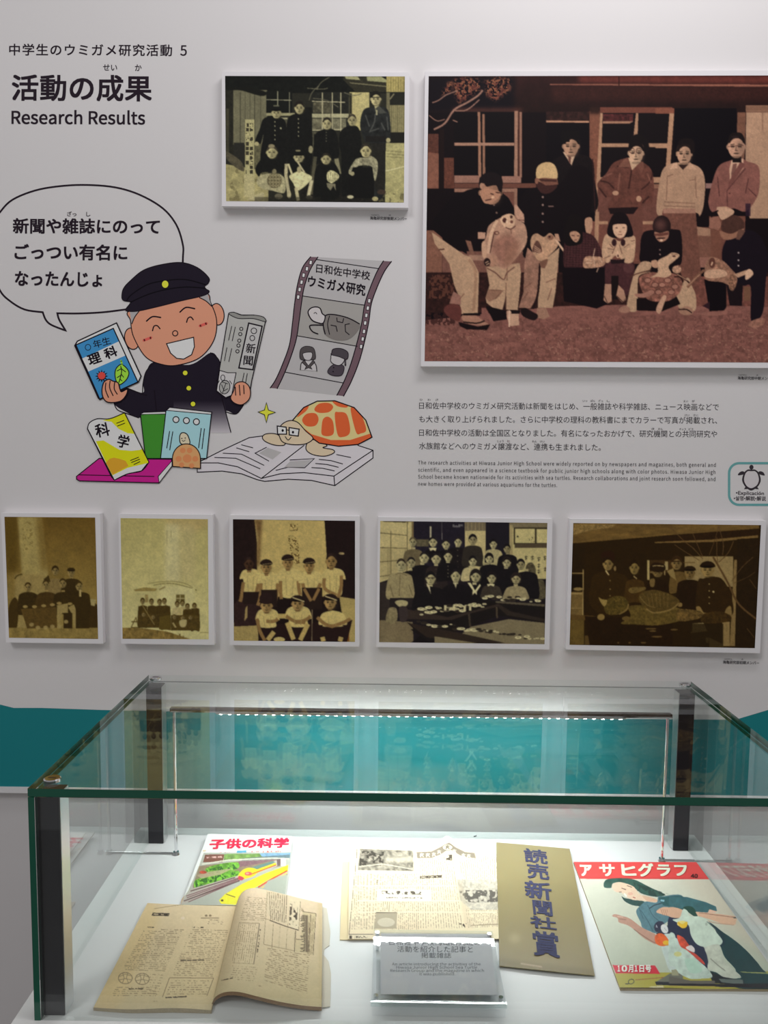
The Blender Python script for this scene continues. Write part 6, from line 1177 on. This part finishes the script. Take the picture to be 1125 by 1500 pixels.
# ---- olive award envelope with brushed blue characters
T_E = (720, 1225, 7.03)
p = Paint(722, 1230, 880, 1435, (158, 144, 96), ss=1.5, soft=1); p.T(*T_E); p.rect(0, 0, 1150, 1480, ((148, 137, 100), (120, 105, 60)), n=.03, cell=60); p.poly([(80, 1270), (1060, 1380), (1070, 1440), (60, 1340)], (104, 88, 44), al=.7, soft=3); p.ell(240, 1050, 60, 50, (176, 162, 122), al=.5, soft=4); p.line([(300, 1310), (520, 1345)], (186, 160, 140), 12, al=.7, sm=True)
en = empty('award_envelope', tuple(on_level(795., 1330., ZF)), 'olive brown award envelope with large brushed blue writing, right of the newspaper', 'envelope')
ET = [(50, 62, .0085), (320, 84, .0088), (560, 106, .0088), (805, 128, .0080)]; EB = [(82, 1335, .0040), (400, 1366, .0052), (730, 1400, .0052), (1063, 1434, .0036)]
sheet('envelope', T_E, ET, EB, p, en, M['gloss_paper'], mat('envelope_paper', (.27, .22, .10), .6), .0012, 1.0)
t = Art(KC).T(*T_E); BL = (62, 64, 92)
for ch, x, y, w_, h_ in (('読', 455, 205, 250, 150), ('売', 478, 362, 240, 165), ('新', 480, 555, 290, 190), ('聞', 525, 740, 230, 165), ('社', 532, 890, 280, 130), ('賞', 560, 1110, 300, 270)):
    t.vtext(ch, (x, y), (x+.001, y+.01), h_*1.0, w_*1.0, BL, .03, tilt=(1, .12))
# the strokes follow the sheet: its height falls from the top edge to the foot
def env_place(x, y, h):
    v_ = np.clip((y-1236)/(1420-1236), 0, 1); z0 = .0088*(1-v_)+.0052*v_; return on_level(x, y, ZF+z0+.0004+h)
t.build('brushed_writing', env_place, en, M['paper'], eps=2e-5)['label'] = 'dark blue brushed characters down the middle'

# ---- picture magazine with the red title band
T_A = (820, 1200, 3.689); T_B = (860, 1270, 7.893); T_C = (980, 1270, 7.759)
p = Paint(838, 1258, 1165, 1458, (206, 206, 188), ss=2.4, soft=.5); p.T(*T_A)
p.rect(0, 0, 1300, 1000, ((214, 212, 196), (168, 180, 160)), soft=2, n=.03, cell=60); p.poly([(640, 300), (900, 300), (1200, 800), (900, 600)], (206, 196, 176), al=.7, soft=8)
p.poly([(60, 220), (760, 220), (830, 325), (60, 322)], (232, 74, 72)); p.line([(90, 318), (800, 320)], (190, 60, 60), 4)
p.poly([(300, 832), (1200, 822), (1300, 930), (300, 930)], (168, 160, 66)); p.poly([(285, 788), (515, 790), (542, 836), (303, 833)], (206, 40, 60))
p.T(*T_B); HRc = (52, 84, 74)
p.blob([(195, 180), (240, 140), (380, 130), (540, 145), (680, 210), (800, 270), (900, 320), (800, 345), (640, 310), (540, 240), (400, 180), (300, 190), (280, 240), (200, 235)], HRc, n=.25, cell=12); p.rough([(540, 180), (960, 320), (800, 345), (560, 290)], (34, 54, 50), .8, .05, 10)
p.blob([(400, 340), (440, 360), (560, 380), (660, 400), (650, 450), (540, 445), (440, 400)], (48, 76, 72), n=.2)
p.blob([(285, 230), (310, 190), (370, 175), (450, 190), (540, 230), (620, 320), (800, 375), (800, 410), (640, 390), (530, 380), (440, 335), (400, 300), (330, 285)], (226, 196, 170), n=.03); p.blob([(640, 330), (800, 370), (800, 400), (700, 395)], (206, 166, 138), al=.8)
p.line([(400, 245), (450, 262)], (110, 80, 66), 9); p.line([(460, 215), (520, 235)], (92, 70, 58), 7); p.line([(370, 290), (400, 290)], (110, 80, 66), 8); p.blob([(430, 300), (460, 330), (450, 345), (425, 320)], (240, 228, 214)); p.line([(530, 350), (560, 358)], (170, 76, 66), 9); p.ell(500, 310, 30, 18, (216, 160, 140), al=.6)
p.blob([(570, 500), (620, 445), (680, 400), (800, 410), (820, 350), (860, 340), (1110, 340), (1110, 640), (960, 620), (850, 700), (800, 765), (720, 740), (640, 700), (620, 640), (580, 560)], (84, 120, 130), n=.12, cell=10)
for a in (((620, 500), (700, 620), (760, 740)), ((700, 440), (760, 560), (850, 640)), ((600, 470), (650, 600))): p.line(a, (52, 84, 94), 7, sm=True)
p.blob([(830, 360), (900, 345), (1110, 345), (1110, 500), (960, 460), (880, 440)], (44, 86, 88), n=.15); p.line([(720, 480), (780, 440), (860, 420)], (28, 48, 60), 12); p.poly([(850, 375), (895, 380), (890, 402), (846, 396)], (130, 176, 190))
p.blob([(290, 570), (320, 545), (400, 565), (500, 600), (620, 690), (720, 745), (800, 790), (800, 890), (740, 870), (640, 810), (540, 720), (460, 670), (370, 640), (350, 590)], (180, 140, 122), n=.04); p.line([(370, 600), (450, 610)], (130, 96, 84), 7); p.line([(350, 570), (420, 580)], (212, 176, 156), 8); p.line([(540, 720), (700, 830), (790, 880)], (120, 86, 72), 7, sm=True)
p.blob([(800, 770), (900, 700), (980, 640), (1110, 640), (1110, 850), (960, 800), (850, 780)], (36, 42, 62)); p.blob([(790, 650), (840, 625), (890, 650), (880, 740), (800, 750), (775, 700)], (38, 40, 62), n=.2); p.line([(800, 670), (810, 700)], (200, 200, 206), 6, sm=True)
p.blob([(800, 520), (850, 475), (930, 465), (1110, 510), (1110, 580), (960, 570), (860, 545)], (208, 168, 140)); 
for k in range(4): p.line([(850+k*24, 480+k*4), (880+k*22, 560+k*4)], (160, 112, 92), 5)
p.ell(895, 715, 40, 56, (206, 208, 206), -25); p.line([(890, 700), (920, 740)], (150, 150, 152), 5)
p.blob([(880, 790), (960, 770), (1040, 800), (1110, 900), (1110, 1240), (960, 1200), (900, 1060), (860, 930)], (190, 204, 198), n=.08, cell=12); p.blob([(785, 800), (840, 765), (900, 790), (950, 860), (940, 900), (860, 915), (795, 880)], (224, 96, 44), n=.2, cell=8); p.ell(915, 875, 40, 26, (226, 176, 46)); p.line([(860, 900), (940, 905)], (190, 130, 40), 9)
p.line([(560, 1305), (800, 1285), (900, 1275)], (150, 84, 60), 8); p.line(list(ellipse(510, 1325, 34, 26, -20)), (40, 44, 44), 8); p.line([(440, 1350), (480, 1350)], (40, 40, 44), 8); p.poly([(790, 1330), (860, 1290), (960, 1230), (1110, 1230), (1110, 1370), (800, 1365)], (108, 110, 98)); p.poly([(785, 1325), (1110, 1335), (1110, 1370), (800, 1362)], (26, 30, 38)); p.poly([(975, 1190), (1050, 1180), (1060, 1255), (980, 1255)], (154, 152, 122)); p.poly([(720, 1385), (880, 1370), (890, 1395), (720, 1400)], (206, 200, 160)); p.line([(380, 1395), (1110, 1405)], (84, 72, 40), 7)
p.T(*T_C)
p.blob([(560, 730), (640, 760), (780, 860), (900, 970), (1000, 1080), (1110, 1200), (1400, 1350), (800, 1380), (480, 1200), (560, 1180), (760, 1180), (620, 1000)], (22, 58, 62), n=.12, cell=20); p.blob([(400, 600), (480, 640), (600, 740), (640, 860), (580, 900), (520, 700)], (22, 50, 60))
p.blob([(0, 570), (100, 560), (220, 600), (300, 850), (400, 920), (450, 1100), (440, 1190), (300, 1060), (150, 860), (0, 740)], (36, 42, 66), n=.1); p.poly([(0, 340), (200, 340), (420, 400), (535, 450), (545, 500), (450, 520), (320, 510), (180, 470), (0, 470)], (60, 102, 108), n=.15, cell=14); p.poly([(460, 480), (545, 505), (520, 520), (440, 520)], (220, 180, 156)); p.blob([(160, 460), (260, 450), (320, 530), (310, 570), (240, 530)], (36, 72, 62))
p.blob([(0, 460), (140, 480), (230, 560), (120, 580), (0, 560)], (206, 166, 138)); p.poly([(300, 510), (460, 520), (760, 560), (770, 590), (755, 655), (620, 650), (450, 590), (330, 560)], (216, 176, 146), n=.03); p.line([(340, 520), (760, 575)], (140, 92, 80), 6); p.line([(330, 565), (500, 630), (740, 660)], (186, 140, 114), 10, al=.7, sm=True); p.poly([(730, 570), (775, 568), (770, 582), (735, 582)], (50, 60, 64))
p.blob([(40, 600), (120, 575), (160, 480), (210, 500), (240, 560), (330, 560), (430, 600), (520, 720), (605, 830), (590, 880), (540, 900), (420, 910), (320, 880), (250, 780), (220, 660), (120, 640)], (196, 212, 196), n=.07, cell=14); p.ell(150, 645, 60, 34, (238, 206, 120)); p.blob([(100, 620), (150, 650), (205, 620), (200, 680), (150, 695), (110, 660)], (232, 180, 48)); p.line([(430, 620), (540, 720), (590, 800)], (60, 76, 72), 7, sm=True); p.ell(425, 650, 14, 18, (150, 164, 150), al=.7)
p.blob([(410, 920), (560, 880), (590, 980), (640, 1080), (740, 1170), (815, 1240), (790, 1265), (640, 1260), (540, 1200), (440, 1160), (450, 1040)], (188, 194, 178), n=.1, cell=14); p.line([(470, 1040), (560, 1120), (640, 1180)], (110, 112, 100), 12, al=.6, sm=True); p.poly([(440, 1180), (620, 1250), (850, 1290), (850, 1340), (500, 1320)], (26, 30, 36)); p.poly([(560, 1270), (840, 1280), (845, 1340), (600, 1310)], (96, 108, 104)); p.poly([(800, 1190), (1000, 1195), (1300, 1210), (1300, 1225), (840, 1200)], (150, 156, 92))
p.blob([(90, 780), (160, 800), (230, 890), (280, 950), (200, 940), (130, 900)], (206, 76, 52), n=.3, cell=8); p.blob([(180, 940), (290, 980), (390, 1070), (400, 1110), (280, 1020)], (196, 70, 58), n=.2); p.blob([(190, 920), (250, 890), (290, 930), (280, 970)], (214, 206, 204))
p.blob([(0, 780), (60, 760), (100, 880), (220, 960), (330, 1060), (440, 1160), (490, 1250), (360, 1270), (240, 1270), (120, 1210), (60, 1130), (0, 1100)], (186, 204, 192), n=.12, cell=12); p.ell(100, 990, 44, 28, (206, 200, 120), al=.8); p.blob([(180, 1050), (300, 1060), (380, 1180), (240, 1200)], (170, 206, 186), al=.7); p.poly([(0, 1240), (240, 1290), (520, 1290), (520, 1335), (0, 1325)], (96, 92, 84)); p.poly([(0, 1325), (560, 1330), (1300, 1320), (1300, 1380), (0, 1350)], (30, 26, 32)); p.line([(0, 1352), (560, 1362)], (170, 152, 70), 9)
p.grain(.02, 4)
am = empty('picture_magazine', tuple(on_level(1000., 1360., ZF)), 'picture magazine with a red title band and a woman holding puppets, against the right glass', 'magazine')
XE = .5880
def clampx(P): return P
q4 = [(75, 230), (742, 232), (1225, 918), (326, 912)]; zz = .0048
w4 = [on_level(np.array(T_A[0]+a/T_A[2]), np.array(T_A[1]+b/T_A[2]), ZF+zz) for a, b in q4]
nu, nv = 420, 270; u, v = np.meshgrid(np.linspace(0, 1, nu), np.linspace(0, 1, nv)); u, v = u.ravel()[:, None], v.ravel()[:, None]
V = (w4[0]*(1-u)+w4[1]*u)*(1-v)+(w4[3]*(1-u)+w4[2]*u)*v
V[:, 0] = np.minimum(V[:, 0], XE); V[:, 2] += .0006*np.sin(u[:, 0]*9)*v[:, 0]
x, y = to_px(V); grid_mesh('cover', V, nu, nv, alb(p.sample(x, y), KC), M['gloss_paper'], am, smooth=True)
c4 = [V[0], V[nu-1], V[-1], V[-nu]]
MB().hexa([(*c4[3][:2], ZF+.0003), (*c4[2][:2], ZF+.0003), (*c4[1][:2], ZF+.0003), (*c4[0][:2], ZF+.0003), (*c4[3][:2], ZF+zz-.0008), (*c4[2][:2], ZF+zz-.0008), (*c4[1][:2], ZF+zz-.0002), (*c4[0][:2], ZF+zz-.0002)]).build('page_block', M['page_pale'], am)
t = Art(KC).T(*T_A)
for ch, xa, xb in (('ア', 112, 176), ('サ', 216, 300), ('ヒ', 335, 415), ('グ', 425, 510), ('ラ', 528, 600), ('フ', 622, 690)): t.text(ch, (xa, 302), (xb, 303), 74, (240, 232, 204), .05, shear=-.1)
t.build('title', lambda x, y, h: on_level(x, y, ZF+zz+.0009+h), am, M['gloss_paper'], eps=2e-5)
t = Art(KC).T(*T_A)
t.text('40', (708, 315), (745, 316), 27, (30, 20, 24), .03)
t.build('price', lambda x, y, h: on_level(x, y, ZF+zz+.0009+h), am, M['gloss_paper'], eps=2e-5); t = Art(KC).T(*T_A)
for ch, xa, xb in (('1', 312, 326), ('0', 334, 364), ('月', 370, 398), ('1', 404, 420), ('日', 430, 456), ('号', 462, 494)): t.text(ch, (xa, 822), (xb, 822), 42, (236, 226, 216), .05)
t.build('issue_date', lambda x, y, h: on_level(x, y, ZF+zz+.0009+h), am, M['gloss_paper'], eps=2e-5)

# ---- clear label stand: two plates on studs with a grey card between them
sx = lambda a: 535+a/5.233
sy = lambda b: 1350+b/5.233
yf = float(on_level(np.array(sx(560)), np.array(sy(712)), ZF)[1]); FZ = lambda a, b, Y: on_wall(np.array(sx(a)), np.array(sy(b)), Y)
fl, fr_ = FZ(50, 606, yf), FZ(1078, 606, yf); ybk = yf+STAND_DEPTH
bl_, br_ = FZ(64, 58, ybk), FZ(976, 74, ybk); zf_, zb_ = (fl[2]+fr_[2])/2, (bl_[2]+br_[2])/2
xl, xr = (fl[0]+bl_[0])/2, (fr_[0]+br_[0])/2
ls = empty('acrylic_label_stand', ((xl+xr)/2, (yf+ybk)/2, ZF), 'clear acrylic label stand with a grey bilingual card, in front of the newspaper', 'sign')
sl = np.array([0, ybk-yf, zb_-zf_]); sl /= np.linalg.norm(sl); nrm = np.cross([1, 0, 0], sl)
def plate(name, off, th, mats_, x0=xl, x1=xr, a=0.0, b=0.0):
    P = []
    for o in (off-th, off):
        for (xx, yy, zz_) in ((x0, yf, zf_), (x1, yf, zf_), (x1, ybk, zb_), (x0, ybk, zb_)):
            e = a if yy == yf else -b
            P.append(np.array([xx, yy, zz_])+sl*e+nrm*o)
    mi = [0, 0, 1, 1, 1, 1]; return MB().hexa(P, mi).build(name, mats_, ls)
plate('top_plate', 0, .003, [M['acrylic'], M['frost']]); plate('bottom_plate', -.0042, .003, [M['acrylic'], M['frost']])
P0 = np.array([0, yf, zf_])-nrm*.0035
cq = [(118, 90), (958, 96), (1012, 562), (118, 556)]; cp = on_plane(np.array([sx(a) for a, b in cq]), np.array([sy(b) for a, b in cq]), P0, nrm)
raw_mesh('card', list(cp)+[c-nrm*.0005 for c in cp], [(0, 1, 2, 3), (7, 6, 5, 4), (0, 4, 5, 1), (1, 5, 6, 2), (2, 6, 7, 3), (3, 7, 4, 0)], M['card'], ls, ink=np.tile(alb((192, 194, 196), KC), (8, 1)))
t = Art(KC).T(535, 1350, 5.233); CI = (48, 48, 54)
t.text('日和佐中学校海亀研究班の', (185, 176), (885, 180), 50, CI, 0); t.text('活動を紹介した記事と', (245, 230), (825, 233), 52, CI, 0); t.text('掲載雑誌', (428, 276), (660, 278), 46, CI, 0)
for s_, x0_, x1_, y_ in (('An article introducing the activities of the', 205, 885, 336), ('Hiwasa Junior High School Sea Turtle', 238, 858, 361), ('Research Group and the magazine in which', 192, 910, 386), ('it was published.', 415, 690, 412)): t.text(s_, (x0_, y_), (x1_, y_), 29, CI, 0)
t.build('lettering', lambda x, y, h: on_plane(x, y, P0+nrm*.00001, nrm)+nrm*(np.asarray(h)[..., None] if np.ndim(h) else h), ls, M['card'], eps=5e-6, base=5e-5)
for xx in (xl+.0065, xr-.0065):
    for dd in (.008, float(np.hypot(ybk-yf, zb_-zf_))-.008):
        c = np.array([xx, yf, zf_])+sl*dd; MB().cyl(c-nrm*.0074, c+nrm*.0012, .0036, n=16).build('stud', M['chrome'], ls)
        if c[2]-.0078 > ZF+.002 and dd > .02: MB().cyl((c[0], c[1], ZF), (c[0], c[1]+.0, c[2]-.0074), .0030, n=16).build('leg', M['chrome'], ls)
a_, b_, zt_, zm_ = yf-.006, yf-.0003, zf_+.0004, zf_-.0068
MB().hexa([(xl-.001, a_, zm_), (xr+.001, a_, zm_), (xr+.001, b_, zm_), (xl-.001, b_, zm_), (xl-.001, a_, zt_), (xr+.001, a_, zt_), (xr+.001, b_, zt_-.0003), (xl-.001, b_, zt_-.0003)]).build('front_edge', [M['frost']], ls)
MB().box(xl+.001, xr-.001, yf-.0055, yf-.0035, ZF+.0003, zm_-.0002).build('front_foot', [M['acrylic']], ls)
sp_ = on_level(np.array(696.), np.array(1226.), ZF)
prop(MB().cyl((sp_[0]-.003, sp_[1], ZF+.0012), (sp_[0]+.003, sp_[1]+.001, ZF+.0018), .0012, .0007, 8).cyl((sp_[0]+.002, sp_[1], ZF+.0012), (sp_[0]+.0025, sp_[1], ZF+.005), .0006, .0003, 6).build('paper_scrap', M['dark']), 'tiny dark scrap on the white deck behind the newspaper', 'scrap')
